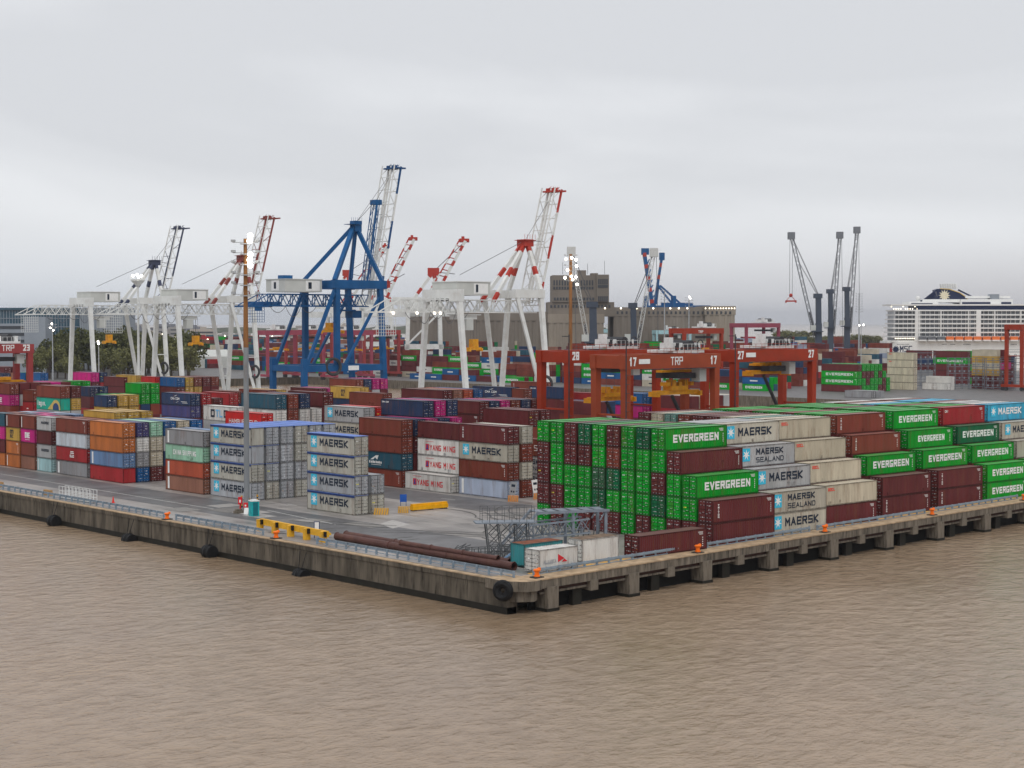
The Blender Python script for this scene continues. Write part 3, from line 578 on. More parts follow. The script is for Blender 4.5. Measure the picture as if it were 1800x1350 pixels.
# --- second row of the left yard
SR = 'containers in the second row of the left yard'
stack('the speckled pile by the striped signs', 173.6, 195.5, ['U:stripe r:plain s:maersk m:vert', 'r s r s'], grp=SR, pitch=2.95)
stack('the pile of three cream containers', 172.3, 208.2, ['w:yang', 'w w:yang w:yang m'], H=2.85, grp=SR)
stack('the brown pile with a teal container', 172.2, 221.2, ['r:plain t:ben r r', '- - m b', '- - - p', '- - - b', '- - - p'], grp=SR, pitch=2.75)
b_, a_ = G(743.6, 705, 14.5); stack('the navy and magenta top row', b_, a_, ['b:tex', 'p', 'b'], ztop=14.5, grp=SR, L=12.19)
b_, a_ = G(484.9, 693.8, 14.5); stack('the teal topped block', b_, a_, ['w t', 'r r', 'w b', 'w'], ztop=14.5, grp=SR)
b_, a_ = G(568, 689.8, 14.5); stack('the block above the white reefers', b_, a_, ['m'], ztop=14.5, grp=SR)
b_, a_ = G(639.6, 716.7, 13.0); stack('the block behind the brown pile', b_, a_, ['s:maersk s:maersk', '- X'], ztop=13.0, grp=SR)
b_, a_ = G(417, 716, 12.2); stack('the white block above the silver roofs', b_, a_, ['w:otlo'], ztop=12.2, grp=SR)
b_, a_ = G(460, 727, 11.9); stack('the block behind the light mast', b_, a_, ['X:hsud'], ztop=11.9, grp=SR, H=2.59)
b_, a_ = G(334.7, 692.4, 13.0); stack('the crescent marked block', b_, a_, ['v b:cma', 'm x'], ztop=13.0, grp=SR, H=2.6)
b_, a_ = G(105.8, 679, 13.5); stack('the mural block', b_, a_, ['L:logn! r', 'y m'], ztop=13.5, grp=SR, H=2.85)
b_, a_ = G(16.9, 674, 13.4); stack('the far left block with magenta', b_, a_, ['p:one r', '- -m', '- -m', '- -m', '- -p', '- -m'], ztop=13.4, grp=SR, H=2.75)
b_, a_ = G(58, 685.5, 11.9); stack('the short pile left of the mural', b_, a_, ['x:small r'], ztop=11.9, grp=SR, L=6.06)
b_, a_ = G(188, 695.5, 12.0); stack('the navy and mustard block', b_, a_, ['y b', 'y y', 'y y'], ztop=12.0, grp=SR, H=2.59, L=6.06)
b_, a_ = G(195.5, 675.5, 13.0); stack('the green block at left', b_, a_, ['g:small', 'g', 'g', 'g g', 'g g'][0:3] + ['g g', 'g g'], ztop=13.0, grp=SR, H=2.6, L=8.0)
b_, a_ = G(128, 670, 12.5); stack('the small green pair', b_, a_, ['g', 'g'], ztop=12.5, grp=SR, L=6.06)
b_, a_ = G(158, 680, 11.5); stack('the navy pair left of the green block', b_, a_, ['b', 'b'], ztop=11.5, grp=SR, L=6.06, H=2.59)
b_, a_ = G(966, 774, 8.7); stack('the low pile behind the white number sign', b_, a_, ['s:sealand s:sealand r:sud'], ztop=8.7, grp=SR)
# --- third row and beyond
TR = 'containers in the rear rows of the left yard'
b_, a_ = G(842.9, 705.6, 13.0); stack('the long mixed row behind the cream pile', b_, a_, ['m:vert m', '- b', '- p', '- r', '- b', '- m'], ztop=13.0, grp=TR, H=2.6)
b_, a_ = G(929.6, 721.6, 13.0); stack('the block beside the red gantry leg', b_, a_, ['m', 'm'], ztop=13.0, grp=TR)
b_, a_ = G(633.8, 680.7, 13.0); stack('the mustard topped block', b_, a_, ['b y:msc', 'x', 'r'], ztop=13.0, grp=TR)
b_, a_ = G(625.8, 666.9, 13.0); stack('the row behind the mustard container', b_, a_, ['r', 'b', 'p', 'p'], ztop=13.0, grp=TR)
b_, a_ = G(673, 691.5, 13.0); stack('the gap right of the mustard container', b_, a_, ['r'], ztop=13.0, grp=TR)
b_, a_ = G(778.7, 686, 14.5); stack('the long maroon topped row', b_, a_, ['m', 'q', 'R', 'B'], ztop=14.5, grp=TR, L=13.7)
b_, a_ = G(311, 663.8, 13.0); stack('the teal and yellow row', b_, a_, ['m B', 'y y', 'y r', '- m', '- r'], ztop=13.0, grp=TR, H=2.6)
b_, a_ = G(273, 662.5, 13.0); stack('the row with a bright red container', b_, a_, ['X'], ztop=13.0, grp=TR, L=8)
b_, a_ = G(240, 660, 13.0); stack('the row left of the bright red one', b_, a_, ['y'], ztop=13.0, grp=TR)
b_, a_ = G(218, 663, 12.4); stack('the row in front of the trees', b_, a_, ['m'], ztop=12.4, grp=TR)
b_, a_ = G(102, 656.5, 13.0); stack('the magenta row in front of the trees', b_, a_, ['p:one', '-m', '-m', '-p', 'm p', 'x b'], ztop=13.0, grp=TR)
b_, a_ = G(71.5, 655.5, 13.0); stack('the magenta row at its left end', b_, a_, ['B'], ztop=13.0, grp=TR, L=9)
b_, a_ = G(8, 645, 13.0); stack('the far left maroon row', b_, a_, ['m', '-m'], ztop=13.0, grp=TR)
b_, a_ = G(6, 656, 11.0); stack('the far left mixed row', b_, a_, ['b', '-q', '-B', '-d'], ztop=11.0, grp=TR)
b_, a_ = G(899, 681, 13.4); stack('the crescent marked block by the white crane', b_, a_, ['b:cma'], ztop=13.4, grp=TR, H=2.6, L=13.7)
b_, a_ = G(921, 683.5, 13.2); stack('the brown block by the white crane', b_, a_, ['r'], ztop=13.2, grp=TR, H=2.6, L=6.06)
b_, a_ = G(956, 672, 13.4); stack('the block seen through the red gantry', b_, a_, ['c r:vert'], ztop=13.4, grp=TR)
b_, a_ = G(990, 681, 12.4); stack('the navy block under the red gantry', b_, a_, ['m b:tex'], ztop=12.4, grp=TR)
b_, a_ = G(1045, 691, 11.0); stack('the maroon block under the red gantry', b_, a_, ['m x'], ztop=11.0, grp=TR)
b_, a_ = G(1052, 707, 11.0); stack('the low row under the red gantry', b_, a_, ['-m', '-b'], ztop=11.0, grp=TR)
b_, a_ = G(1130, 692, 11.6); stack('the blue block under the gantry', b_, a_, ['p B', 'p B'], ztop=11.6, grp=TR)
b_, a_ = G(1208, 694, 11.6); stack('the brown block under the gantry', b_, a_, ['r'], ztop=11.6, grp=TR)
b_, a_ = G(1216, 697, 11.6); stack('the pale ends under the gantry', b_, a_, ['-m', '-c', '-c', '-m', '-s', '-c'], ztop=11.6, grp=TR)
for (px, py, z, cc) in ((560, 683, 12, ('m', 'p')), (470, 686, 12.4, ('r', 'y')), (415, 688, 12, ('r',)), (375, 700, 11.5, ('m',)), (403, 691, 12, ('x',))):
    b_, a_ = G(px, py, z); stack({560: 'the pink roofed row under the blue crane', 470: 'the roofs behind the teal block', 415: 'the row behind the light mast', 375: 'the dark gap beside the crescent block', 403: 'the red gap behind the mast'}[px], b_, a_, list(cc), ztop=z, grp=TR)

# --- right-hand block along the jetty: seven slots, each stepped back as it rises
RB = 'containers in the great stepped block along the jetty'
def stepped(name, b, a, tiers, L=12.19, pitch=2.75, grp=RB):
    """tiers: bottom-up strings of tokens, token k is column k counted back from the jetty."""
    for ti, row in enumerate(tiers):
        for ci, tok in enumerate(row.split()):
            if tok == '.': continue
            z = ti * 2.9; aa = a + ci * pitch
            if tok[0] == '-': mass_box(b, b + L, aa, aa + CW, z, z + 2.88, tok[1] if len(tok) > 1 else 'm'); continue
            code, _, kind = tok.partition(':'); kw = KW.get(kind, '')
            t = ['bottom tier', 'second tier', 'third tier', 'fourth tier', 'top tier'][ti]
            lab = f"{PAL[code][1]} container {t} {ORD[ci]} row from jetty {name}"
            container(code, b, aa, z, L, 2.888, 'B', lab, grp, kind or None)
W1 = ['m m m g m g m m m g m g', 'm:vert g g d g g g d g g m m', '. g:ever g m g g d D g g g m', '. . m:plain g g g r g m m g m', '. . . g:ever d g m g d m g g']
stepped('quay corner wall', 156.4, 137.2, W1)
stepped('beside green corner wall', 169.3, 138.7, ['s:maersk' + ' -' * 11, 's:sealand' + ' -' * 11, '. s:maersk' + ' -' * 10, '. . s:sealand' + ' -' * 9, '. . . s:maersk' + ' -s' * 2])
stepped('cream slot', 182.4, 139.8, ['m:plain' + ' -' * 11, 'c:oocl' + ' -' * 11, '. c:oocl' + ' -' * 10, '. . c:oocl' + ' -' * 9, '. . . c:oocl c N c m m r N c m'])
stepped('first maroon footed slot', 198.4, 141.6, ['m:vert' + ' -' * 11, 'm:plain' + ' -' * 11, '. g:ever' + ' -' * 10, '. . r:vert' + ' -' * 9, '. . . r:vert g g r g g r g g'])
stepped('second maroon footed slot', 214.0, 142.6, ['m:vert' + ' -' * 11, 'm:vert' + ' -' * 11, '. g:ever' + ' -' * 10, '. . g:evers' + ' -' * 9, '. . . g:ever g g g m g g g g'])
stepped('green footed slot', 228.4, 143.2, ['g:ever' + ' -' * 11, 'g:ever' + ' -' * 11, '. g:ever' + ' -' * 10, '. . d:ever' + ' -' * 9, '. . . x:cai g g r g k w r w'])
stepped('cyan slot at far end', 242.4, 143.8, ['m' + ' -' * 11, 'g:ever' + ' -' * 11, '. s' + ' -' * 10, '. . s:maersk' + ' -' * 9, '. . . k:maerskw w s w r k k r w'])

# --- four loose containers and at the corner
def loose(code, px, py, L, H, label, kind=None, **k):
    b, a = G(px, py, 0.0); return container(code, b, a, 0.16, L, H, 'B', label, None, kind, **k)
loose('T', 922, 999, 6.06, 2.59, 'teal ended container with rusty roof beside the steel pipes', None, blank=True, skin=(.2, .065, .035))
loose('w', 947.8, 1010, 6.06, 2.59, 'small chalky white container with red emblem nearest the jetty corner', 'alian')
loose('w', 1023.3, 992.5, 6.06, 2.75, 'smooth white reefer container with brown roof at the jetty corner', None, skin=(.17, .12, .085))
loose('m', 1123, 983.3, 12.19, 2.59, 'long maroon container lying alone against the jetty rail', 'plain')

# ---------------------------------------------------------------- ship-to-shore cranes on the inner quay
CRW = mat('white_crane_paint', (0.74, 0.75, 0.73), 0.5, var=0.08, scale=0.3, dirt=(0.42, 0.36, 0.28), dirt_amt=0.3)
CRB = mat('blue_crane_paint', (0.008, 0.09, 0.25), 0.4, var=0.15, scale=0.3)
CRR = mat('red_crane_stripe', (0.45, 0.045, 0.03), 0.5)
CRG = mat('crane_house_grey', (0.56, 0.57, 0.54), 0.55, var=0.06, scale=0.3)
DARK = mat('dark_machinery', (0.05, 0.05, 0.055), 0.6)
CBLE = mat('crane_cable', (0.12, 0.12, 0.13), 0.6)
YEL = mat('yellow_spreader_paint', (0.80, 0.36, 0.02), 0.45, var=0.15, scale=1.0)
LAMP = mat('lamp_glow', (1, 1, 1), 0.4, emit=(1.0, 0.93, 0.8, 9.0))
LAMPW = mat('deck_lamp_glow', (1, 1, 1), 0.4, emit=(1.0, 0.85, 0.62, 4.0))
BL, BS = 285.0, 315.0                               # land and sea rails, in metres along x
def striped(mb, p, q, w, n=6, m0=0, m1=1, start=1):
    p = Vector(p); q = Vector(q)
    for k in range(n): mb.beam(p + (q - p) * k / n, p + (q - p) * (k + 1) / n, w, m=m1 if (k % 3) == start else m0)
def spreader(parent, x, y, z, ztop, s=1.0):
    m = MB(); m.box(x - 6.1 * s, x + 6.1 * s, y - .8, y + .8, z, z + .7); [m.box(x + k * 5.9 * s - .25, x + k * 5.9 * s + .25, y - 1.2, y + 1.2, z - .4, z + .5) for k in (-1, 1)]
    m.box(x - 2.6 * s, x + 2.6 * s, y - 1, y + 1, z + .7, z + 1.5); [m.box(x + k * 1.5 * s - .5, x + k * 1.5 * s + .5, y - .8, y + .8, z + 1.5, z + 3.0) for k in (-1, 1)]
    m.build('spreader', YEL, parent)
    m = MB(); [m.tube((x + i * 1.5 * s, y + j, z + 3), (x + i * 1.5 * s * .6, y + j, ztop), .05, 4) for i in (-1, 1) for j in (-.7, .7)]; m.build('hoist_cable', CBLE, parent)
def festoon(parent, x0, x1, y, z, n):
    m = MB()
    for k in range(n):
        a = x0 + (x1 - x0) * k / n; b = x0 + (x1 - x0) * (k + 1) / n; pr = None
        for j in range(9): u = j / 8; p = (a + (b - a) * u, y, z - 4 * 3.2 * u * (1 - u) * (.6 + .4 * (k % 2))); (pr and m.tube(pr, p, .09, 4, cap=False)); pr = p
    m.build('festoon_cable', CBLE, parent)
def boom(parent, hx, hy, hz, L, ang, w, MATP, stripe=False, dark=None, heavy=False):
    """raised lattice boom: two girders joined across, head at the tip."""
    d = Vector((math.cos(ang), 0, math.sin(ang))); p = Vector((hx, hy, hz)); q = p + d * L; nrm = Vector((-math.sin(ang), 0, math.cos(ang)))
    m = MB()
    for s in (-1, 1):
        a = p + Vector((0, s * w / 2, 0)); b = q + Vector((0, s * w / 2, 0))
        if stripe: striped(m, a, b, .8, 11, 0, 1, 2)
        else: [m.beam(a + d * L * k / 5, a + d * L * (k + 1) / 5, .5, m=1 if (s < 0 and k % 2 == 0) else 0) for k in range(5)]
        m.beam(a + nrm * 2.6, b + nrm * 2.6, .3, m=0); n = int(L / 3.2)
        for k in range(n):
            u = L * k / n; v = L * (k + 1) / n; o, e = (nrm * 2.6, nrm * 0) if k % 2 else (nrm * 0, nrm * 2.6)
            m.beam(a + d * u + o, a + d * v + e, .16, m=0)
    for k in range(int(L / 4)): u = d * (L * k / int(L / 4)); m.beam(p + u + Vector((0, -w / 2, 0)), p + u + Vector((0, w / 2, 0)), .26); m.beam(p + u + nrm * 2.6 + Vector((0, -w / 2, 0)), p + u + nrm * 2.6 + Vector((0, w / 2, 0)), .18)
    m.beam(p + nrm * 1.4, q + nrm * 1.4, .5, m=0)
    if heavy: m.m = [1 if (i // 6) % 5 == 3 else k_ for i, k_ in enumerate(m.m)]
    m.build('boom', [MATP, CRR if dark is None else dark], parent)
    m = MB(); t = q - d * 1.0; m.box(t.x - 1.9, t.x + 1.6, hy - w / 2 - .2, hy + w / 2 + .2, t.z + .3, t.z + .75); m.box(t.x - 1.3, t.x - .2, hy - w * .3, hy + w * .4, t.z + .75, t.z + 1.5); [m.beam((t.x - 1.8 + j * .8, hy + w * .3 * (-1) ** j, t.z + .7), (t.x - 1.2 + j * .8, hy, t.z + 1.9), .12) for j in range(5)]; m.beam((t.x + 2.2, hy, t.z + .7), (t.x + 4.5, hy, t.z + .9), .5); m.build('boom_head', dark or CRR, parent)
    return q
def white_crane(a0, label, boomL, boomA=81, bl=BL, bs=BS, apex=50.5, dark=None, wf=21.2, lamps=False, right=True, s=1.0, house=True):
    r = thing('ship_to_shore_crane', label, 'crane', (bl, a0, 0), 0, 'ship to shore gantry cranes'); g = bs - bl; wt = wf * .64; o = (wf - wt) / 2; zt = 36.2
    def leg(p, q, w=1.2): m = MB(); m.beam(p, q, w, w * .95, w2=w * 1.25); m.box(p[0] - 1.1, p[0] + 1.1, p[1] - 2.6, p[1] + 2.6, .02, 1.6); m.build('leg', CRW, r)
    leg((0, 0, 1.5), (0, o, zt)); leg((0, wf, 1.5), (0, wf - o, zt))
    for y, yt in ((0, o), (wf, wf - o)): leg((g, y, 1.5), (g, yt, zt), 1.15); leg((g - .9, y, 1.5), (g - 9.2, yt, zt), 1.0)
    m = MB(); m.box(-1.1, 1.1, o - .9, wf - o + .9, zt - 2.4, zt + .9); [m.box(-1.14, -1.1, o + 3 + k * 2.1, o + 4.2 + k * 2.1, zt - 2.3, zt - 1.6, 1) for k in range(4)]; m.build('portal_beam', [CRW, DARK], r)
    m = MB(); m.box(g - 10, g + 1, o - .8, o + .8, zt - 1.2, zt + 1.1); m.box(g - 10, g + 1, wf - o - .8, wf - o + .8, zt - 1.2, zt + 1.1); m.box(g - .9, g + .9, o, wf - o, zt - 1.2, zt + 1.1); m.build('sea_beam', CRW, r)
    m = MB(); [m.beam((g - 1.8, y + .3, 9), (g, y, 9), .5) for y in (0, wf)]; m.beam((g, 0.6, 16), (g - 3.3, 2, 16), .3); m.build('brace', CRW, r)
    m = MB(); c = wf / 2
    for sx in (-1, 1): m.truss((-17, c + sx * 3.0, 32.6), (g + 1.5, c + sx * 3.0, 32.6), 1.0, 3.4, 18, .26)
    for k in range(10): m.beam((-17 + k * 5, c - 3, 31), (-17 + k * 5, c + 3, 31), .3)
    m.build('girder', CRW, r)
    m = MB(); [(m.beam((-17, c + j, 31.0), (-24.5, c + j, 30.8), .4), m.beam((-17, c + j, 34.3), (-24, c + j, 31), .25), m.beam((-20.5, c + j, 31), (-19.5, c + j, 33), .2)) for j in (-3, 3)]
    m.build('girder_tail', CRW, r)
    m = MB(); n = 8
    for k in range(n + 1):
        m.beam((-25 + k * .8, c - 3, 24.6), (-25 + k * .8, c - 3, 30.4), .1); (k < 7) and m.beam((-25, c - 3, 24.6 + k * .85), (-18.6, c - 3, 24.6 + k * .85), .1)
    m.build('maintenance_cage', CRW, r)
    if house:
        m = MB(); m.box(1.5, 13.5, c - 4.2, c + 6.5, zt - .6, zt + 3.0); m.box(1.3, 13.7, c - 4.4, c + 6.7, zt + 2.95, zt + 3.2, 1); m.box(7.5, 12.6, c - 4.25, c - 4.2, zt - .2, zt + 2.6, 2); h = m.build('machine_house', [CRG, CRW, WHITE], r)
        m = MB(); m.box(8.2, 9.0, c - 4.29, c - 4.26, zt + .2, zt + 2.3, 0); m.build('emblem', NAVYL, h)
    ax = g + .3; m = MB()
    for y in (o, wf - o): striped(m, (g, y, zt + 1), (ax, c + (.8 if y > c else -.8), apex), 1.05, 6, 0, 1, 2)
    for y in (c - 2.6, c + 2.6): striped(m, (g - 14, y, 34), (ax - .6, c + (.6 if y > c else -.6), apex), .95, 7, 0, 1, 3 % 3)
    m.build('mast', [CRW, CRR if dark is None else dark], r)
    m = MB(); m.box(ax - 1.6, ax + 1.6, c - 1.8, c + 1.8, apex - .8, apex + 1.2); [m.tube((ax - 2 + k, c - 2, apex + 1.2), (ax - 2 + k, c - 2, apex + 2.6), .07, 4) for k in range(5)]; m.box(ax - 2.2, ax + 2.2, c - 2.2, c + 2.2, apex + .9, apex + 1.05); m.build('mast_head', dark or CRR, r)
    q = boom(r, g + 3, c, 33, boomL, R(boomA), 5.6, CRW, dark=dark, heavy=dark is not None)
    m = MB(); p = Vector((ax, c, apex + 1)); m.tube(p, q, .07, 4); m.tube(p, q + (Vector((g + 3, c, 33)) - q) * .45, .09, 4); m.tube((6, c, zt + 5), p, .08, 4); m.build('stay_rope', CBLE, r)
    m = MB(); m.box(4.5, 10, c - 2.6, c + 2.6, 29.0, 30.2); m.box(5.5, 8, c - 3.4, c - 1.0, 26.0, 29.0, 1); m.box(4, 11, c - 3.2, c + 3.2, 30.1, 30.35); m.build('trolley', [CRW, CRG], r)
    festoon(r, -16, 6, c - 3.6, 31, 5)
    m = MB(); m.ring((g - 2.2, -.8, 11), (1, .2, 0), 2.0, .45, 18, 5); m.build('cable_reel', DARK, r)
    if lamps: m = MB(); [m.ball((x, c - 3.8, 30.6), .38) for x in (-20, -12, -6, -4)]; m.build('lamp', LAMPW, r)
    spreader(r, 11.0, c, 20.5, 30, .36)
    return r
white_crane(337.0, 'white gantry crane beside the red yard gantry, raised boom tallest of the white', 34.5, 75, lamps=True)
white_crane(485.0, 'white gantry crane behind the rusty light mast', 33.5, 75, dark=mat('faded_red_brown', (.25, .06, .05), .6), wf=20.6)
white_crane(547.0, 'white gantry crane furthest along in front of the trees', 32.5, 75, dark=mat('boom_slate', (.06, .07, .12), .6), wf=20.2)

def blue_crane(a0, label):
    r = thing('ship_to_shore_crane', label, 'crane', (BL, a0, 0), 0, 'ship to shore gantry cranes'); g = BS - BL; w = 17.0; c = w / 2; zt = 40.0; px = 12.2
    for y in (0, w):
        for x, zz in ((0, 17), (px, zt), (g, zt)):
            m = MB(); m.beam((x + (0 if x < g else .8), y, 1.2 if x != px else 14), (x - (0 if x < g else 1.2), y, zz), 1.6, 1.5)
            if x != px: m.box(x - 1.4, x + 1.4, y - 2.6, y + 2.6, 0.02, 1.8)
            m.build('leg', CRB, r)
        m = MB(); m.box(0, g, y - .7, y + .7, 13.0, 15.0); m.build('sill_beam', CRB, r)
        m = MB(); m.beam((1, y, 15), (px - .4, y, 39), 1.0, .9); m.beam((px + 3, y, 15), (g - 1.4, y, 36), .85, .7); m.build('brace', CRB, r)
        m = MB(); m.box(px - 1.5, g + 1, y - .85, y + .85, zt - 1.4, zt + 1.2); m.build('top_beam', CRB, r)
    m = MB(); m.box(-.7, .7, 0, w, 13.1, 14.9); m.box(g - .7, g + .7, 0, w, 13.1, 14.9); m.box(px - .9, px + .9, 0, w, zt - 1.3, zt + 1.1); m.box(g - .9, g + .9, 0, w, zt - 1.3, zt + 1.1); m.build('cross_beam', CRB, r)
    m = MB()
    for sx in (-1, 1): m.truss((-9, c + sx * 3.0, 34.9), (g - 2, c + sx * 3.0, 34.9), 1.2, 3.6, 18, .3)
    for k in range(8): m.beam((-9 + k * 5, c - 3, 33.2), (-9 + k * 5, c + 3, 33.2), .4)
    m.beam((-9, c - 3, 36.6), (-16, c - 3, 33.3), .26); m.beam((-9, c + 3, 36.6), (-16, c + 3, 33.3), .26); m.box(-17, -8, c - 3.4, c + 3.4, 32.7, 33.2)
    [m.box(-14 + k * 3, -12.8 + k * 3, c - 1.5, c + 1.5, 33.2, 34.4, 0) for k in range(4)]
    m.build('girder', CRB, r)
    m = MB()
    for k in range(10): (k < 8) and m.beam((-16.5 + k * .85, c - 3, 28.2), (-16.5 + k * .85, c - 3, 32.8), .1); (k < 6) and m.beam((-16.5, c - 3, 28.2 + k * .85), (-10.6, c - 3, 28.2 + k * .85), .1)
    m.box(-14, -11.6, c - 3.2, c - 2.9, 31.6, 32.8); m.build('maintenance_cage', CRB, r)
    m = MB(); m.box(-4, 9.5, c - 4.5, c + 6.0, zt - 2.6, zt + 1.2); m.box(-4.2, 9.7, c - 4.7, c + 6.2, zt + 1.15, zt + 1.4, 0); m.box(3.5, 8.6, c - 4.56, c - 4.5, zt - 2.2, zt + .9, 1); m.box(-4.06, -4.0, c - 1, c + 3, zt - 2.2, zt + .9, 1); m.box(-1, 2.4, c + 1, c + 4, zt + 1.4, zt + 2.6, 2); h = m.build('machine_house', [CRG, WHITE, CRB], r)
    m = MB(); m.box(4.4, 5.6, c - 4.62, c - 4.58, zt - 1.6, zt + .4); m.box(-4.1, -4.07, c + .4, c + 1.6, zt - 1.6, zt + .4); m.build('emblem', NAVYL, h)
    ax = g - 4.2; ap = 58.6; m = MB()
    for y in (0, w): m.beam((g - .3, y, zt + 1), (ax, c, ap), 1.15); 
    for y in (0, w): m.beam((px - .8, y, zt + 1), (ax - .8, c, ap), 1.25)
    m.beam((ax - 1.6, c, zt + 2), (ax, c, ap), .5); m.build('mast', CRB, r)
    m = MB(); m.box(ax - 1.3, ax + 1.3, c - 1.4, c + 1.4, ap - 1.8, ap + 1.6); m.box(ax - 3.2, ax + 1, c - 2, c + 2, ap + .4, ap + .55); [m.tube((ax - 3.1 + k * .8, c - 2, ap + .5), (ax - 3.1 + k * .8, c - 2, ap + 2.6), .06, 4) for k in range(6)]; m.build('mast_head', CRB, r)
    q = boom(r, g + 2.5, c, 34, 45.0, R(78.5), 6.4, CRW, dark=mat('boom_blue', (.012, .07, .2), .5))
    m = MB(); m.truss((g - .5, c, 41), (g + 3.6, c, 66), 3.0, .9, 6, .2); m.beam((g - .8, c - 1.4, 41), (g + 3.2, c - 1.4, 66), .5); m.box(g + 2.6, g + 5.0, c - 1.6, c + 1.6, 65.6, 67.2); m.build('stay_frame', CRB, r)
    m = MB(); p = Vector((ax, c, ap + 1)); m.tube(p, q, .07, 4); m.tube(p, (g + 4.6, c, 67.8), .09, 4); m.tube(q, (g + 4.6, c, 68), .07, 4); m.build('stay_rope', CBLE, r)
    m = MB(); m.box(g - 7, g - 3.5, c - 2, c + 2, 29.5, 31.8); m.box(g - 11, g - 6, c - 2.4, c + 2.4, 31.6, 32.1); m.build('trolley', CRB, r)
    m = MB(); m.ring((px - 2, -.9, 14.5), (.2, 1, 0), 2.4, .5, 18, 5); m.build('cable_reel', DARK, r)
    m = MB(); m.box(g - 14, g - 10, -.75, -.71, 13.3, 14.7); m.build('sign_plate', WHITE, r)
    festoon(r, -9, 8, c - 3.6, 33, 3); spreader(r, g - 14, c, 25, 31, .7)
    return r
blue_crane(414.0, 'royal blue gantry crane with raised white boom towering over the yard')

# cranes across the basin: white with red striped booms at half raise, and a blue one behind the silos
def far_crane(px, D, apx_y, tip, label, col=CRW, stripe=CRR, portal=36, w=18):
    x, y = AT(px, D); r = thing('distant_crane', label, 'crane', (x, y, 0), -TH + R(4), 'cranes on the far quay'); s = D / FPX
    m = MB()
    for i in (-1, 1):
        for j in (-1, 1): m.beam((i * w / 2, j * 8, 0.5), (i * w / 2 * .9, j * 8, portal), 2.0)
        m.box(-w / 2 - 1, w / 2 + 1, i * 8 - 1, i * 8 + 1, 14, 16.5); m.box(-w / 2 - 1, w / 2 + 1, i * 8 - 1, i * 8 + 1, portal - 1.5, portal + 1)
    m.beam((-w / 2, -8, 16), (w / 2, -8, portal - 2), .9); m.build('portal', col, r)
    m = MB(); m.box(-w * .9, w * .5, -4, 4, portal + 1, portal + 5); m.box(-w * 1.6, w, -4, -2, portal - 5, portal - 1); m.box(-w * 1.6, w, 2, 4, portal - 5, portal - 1); m.build('machine_house', col, r)
    az = CAMH + (YH - apx_y) * s; m = MB()
    for j in (-1, 1): striped(m, (-w * .42, j * 4, portal + 1), (w * .28, j * 1, az), 1.5, 6, 0, 1, 2); striped(m, (w * .5, j * 4, portal + 1), (w * .28, j * 1, az), 1.5, 5, 0, 1, 1)
    m.box(w * .28 - 3, w * .28 + 3, -2, 2, az - 2, az + 2, 1); m.build('mast', [col, stripe], r)
    tx = (tip[0] - px) * s; tz = CAMH + (YH - tip[1]) * s; m = MB()
    for j in (-3.2, 3.2): striped(m, (w * .25, j, portal + 3), (tx, j, tz), 1.5, 12, 0, 1, 1); striped(m, (w * .25 - 3.4, j, portal + 5), (tx - 3, j, tz + .6), .7, 12, 1, 0, 1)
    for k in range(11): f = k / 10; m.beam((w * .25 + (tx - w * .25) * f, -3.2, portal + 3 + (tz - portal - 3) * f), (w * .25 + (tx - w * .25) * f - 3.2, 3.2, portal + 4 + (tz - portal - 3) * f), .45, m=1)
    m.box(tx - 3, tx + 2, -3, 3, tz - .6, tz + 1.2, 1); m.box(tx - 2, tx - .5, -2, 2, tz + 1.2, tz + 2.4, 1); m.build('boom', [col, stripe], r)
    m = MB(); m.tube((w * .28, 0, az), (tx, 0, tz), .18, 4); m.tube((w * .28, 0, az), ((w * .6 + tx) / 2, 0, (portal + tz) / 2), .18, 4); m.build('stay_rope', CBLE, r)
    return r
far_crane(745, 860, 478, (818, 424), 'distant white crane with red striped boom, rightmost of the striped group')
far_crane(662, 960, 500, (728, 421), 'distant white crane with striped boom between blue crane and its neighbour')
far_crane(597, 1120, 480, (680, 434), 'distant striped crane half hidden behind the blue crane')

x, y = AT(1150, 1200); s_ = 1200 / FPX; r = thing('distant_crane', 'distant blue crane with two upright red banded booms behind the silos', 'crane', (x, y, 0), -TH, 'cranes on the far quay')
X_ = lambda px, py, j=0: ((px - 1150) * s_, j, CAMH + (YH - py) * s_)
m = MB(); [m.beam((i, j, 0.3), (i, j, 47), 2.2) for i in (-6, 14) for j in (-8, 8)]; m.box(-8, 40, -8, 8, 36, 40); m.build('portal', CRB, r)
m = MB(); [striped(m, X_(1147, 540, j), X_(1132, 445, j), 2.3, 14, 0, 1, 1) for j in (-3, 3)]; [m.beam(X_(1146 - k, 535 - 9 * k, -3), X_(1152 - k * 1.3, 528 - 9 * k, 3), .7) for k in range(9)]; m.box((1127 - 1150) * s_, (1140 - 1150) * s_, -3, 3, X_(0, 448)[2], X_(0, 437)[2], 0); m.build('boom', [CRB, CRR], r)
m = MB(); [striped(m, X_(1151, 540, j), X_(1164, 455, j), 1.6, 12, 0, 1, 1) for j in (5, 9)]; m.box((1160 - 1150) * s_, (1169 - 1150) * s_, 4, 10, X_(0, 457)[2], X_(0, 444)[2], 0); m.build('second_boom', [CRB, CRR], r)
m = MB(); m.beam(X_(1153, 535, 3), X_(1157, 500, 3), 2.2); m.beam(X_(1156, 502), X_(1182, 535), 1.4); m.beam(X_(1160, 502), X_(1196, 533, 4), 1.2); m.box(5, 28, -3, 3, 38, 42); m.build('mast', CRB, r)

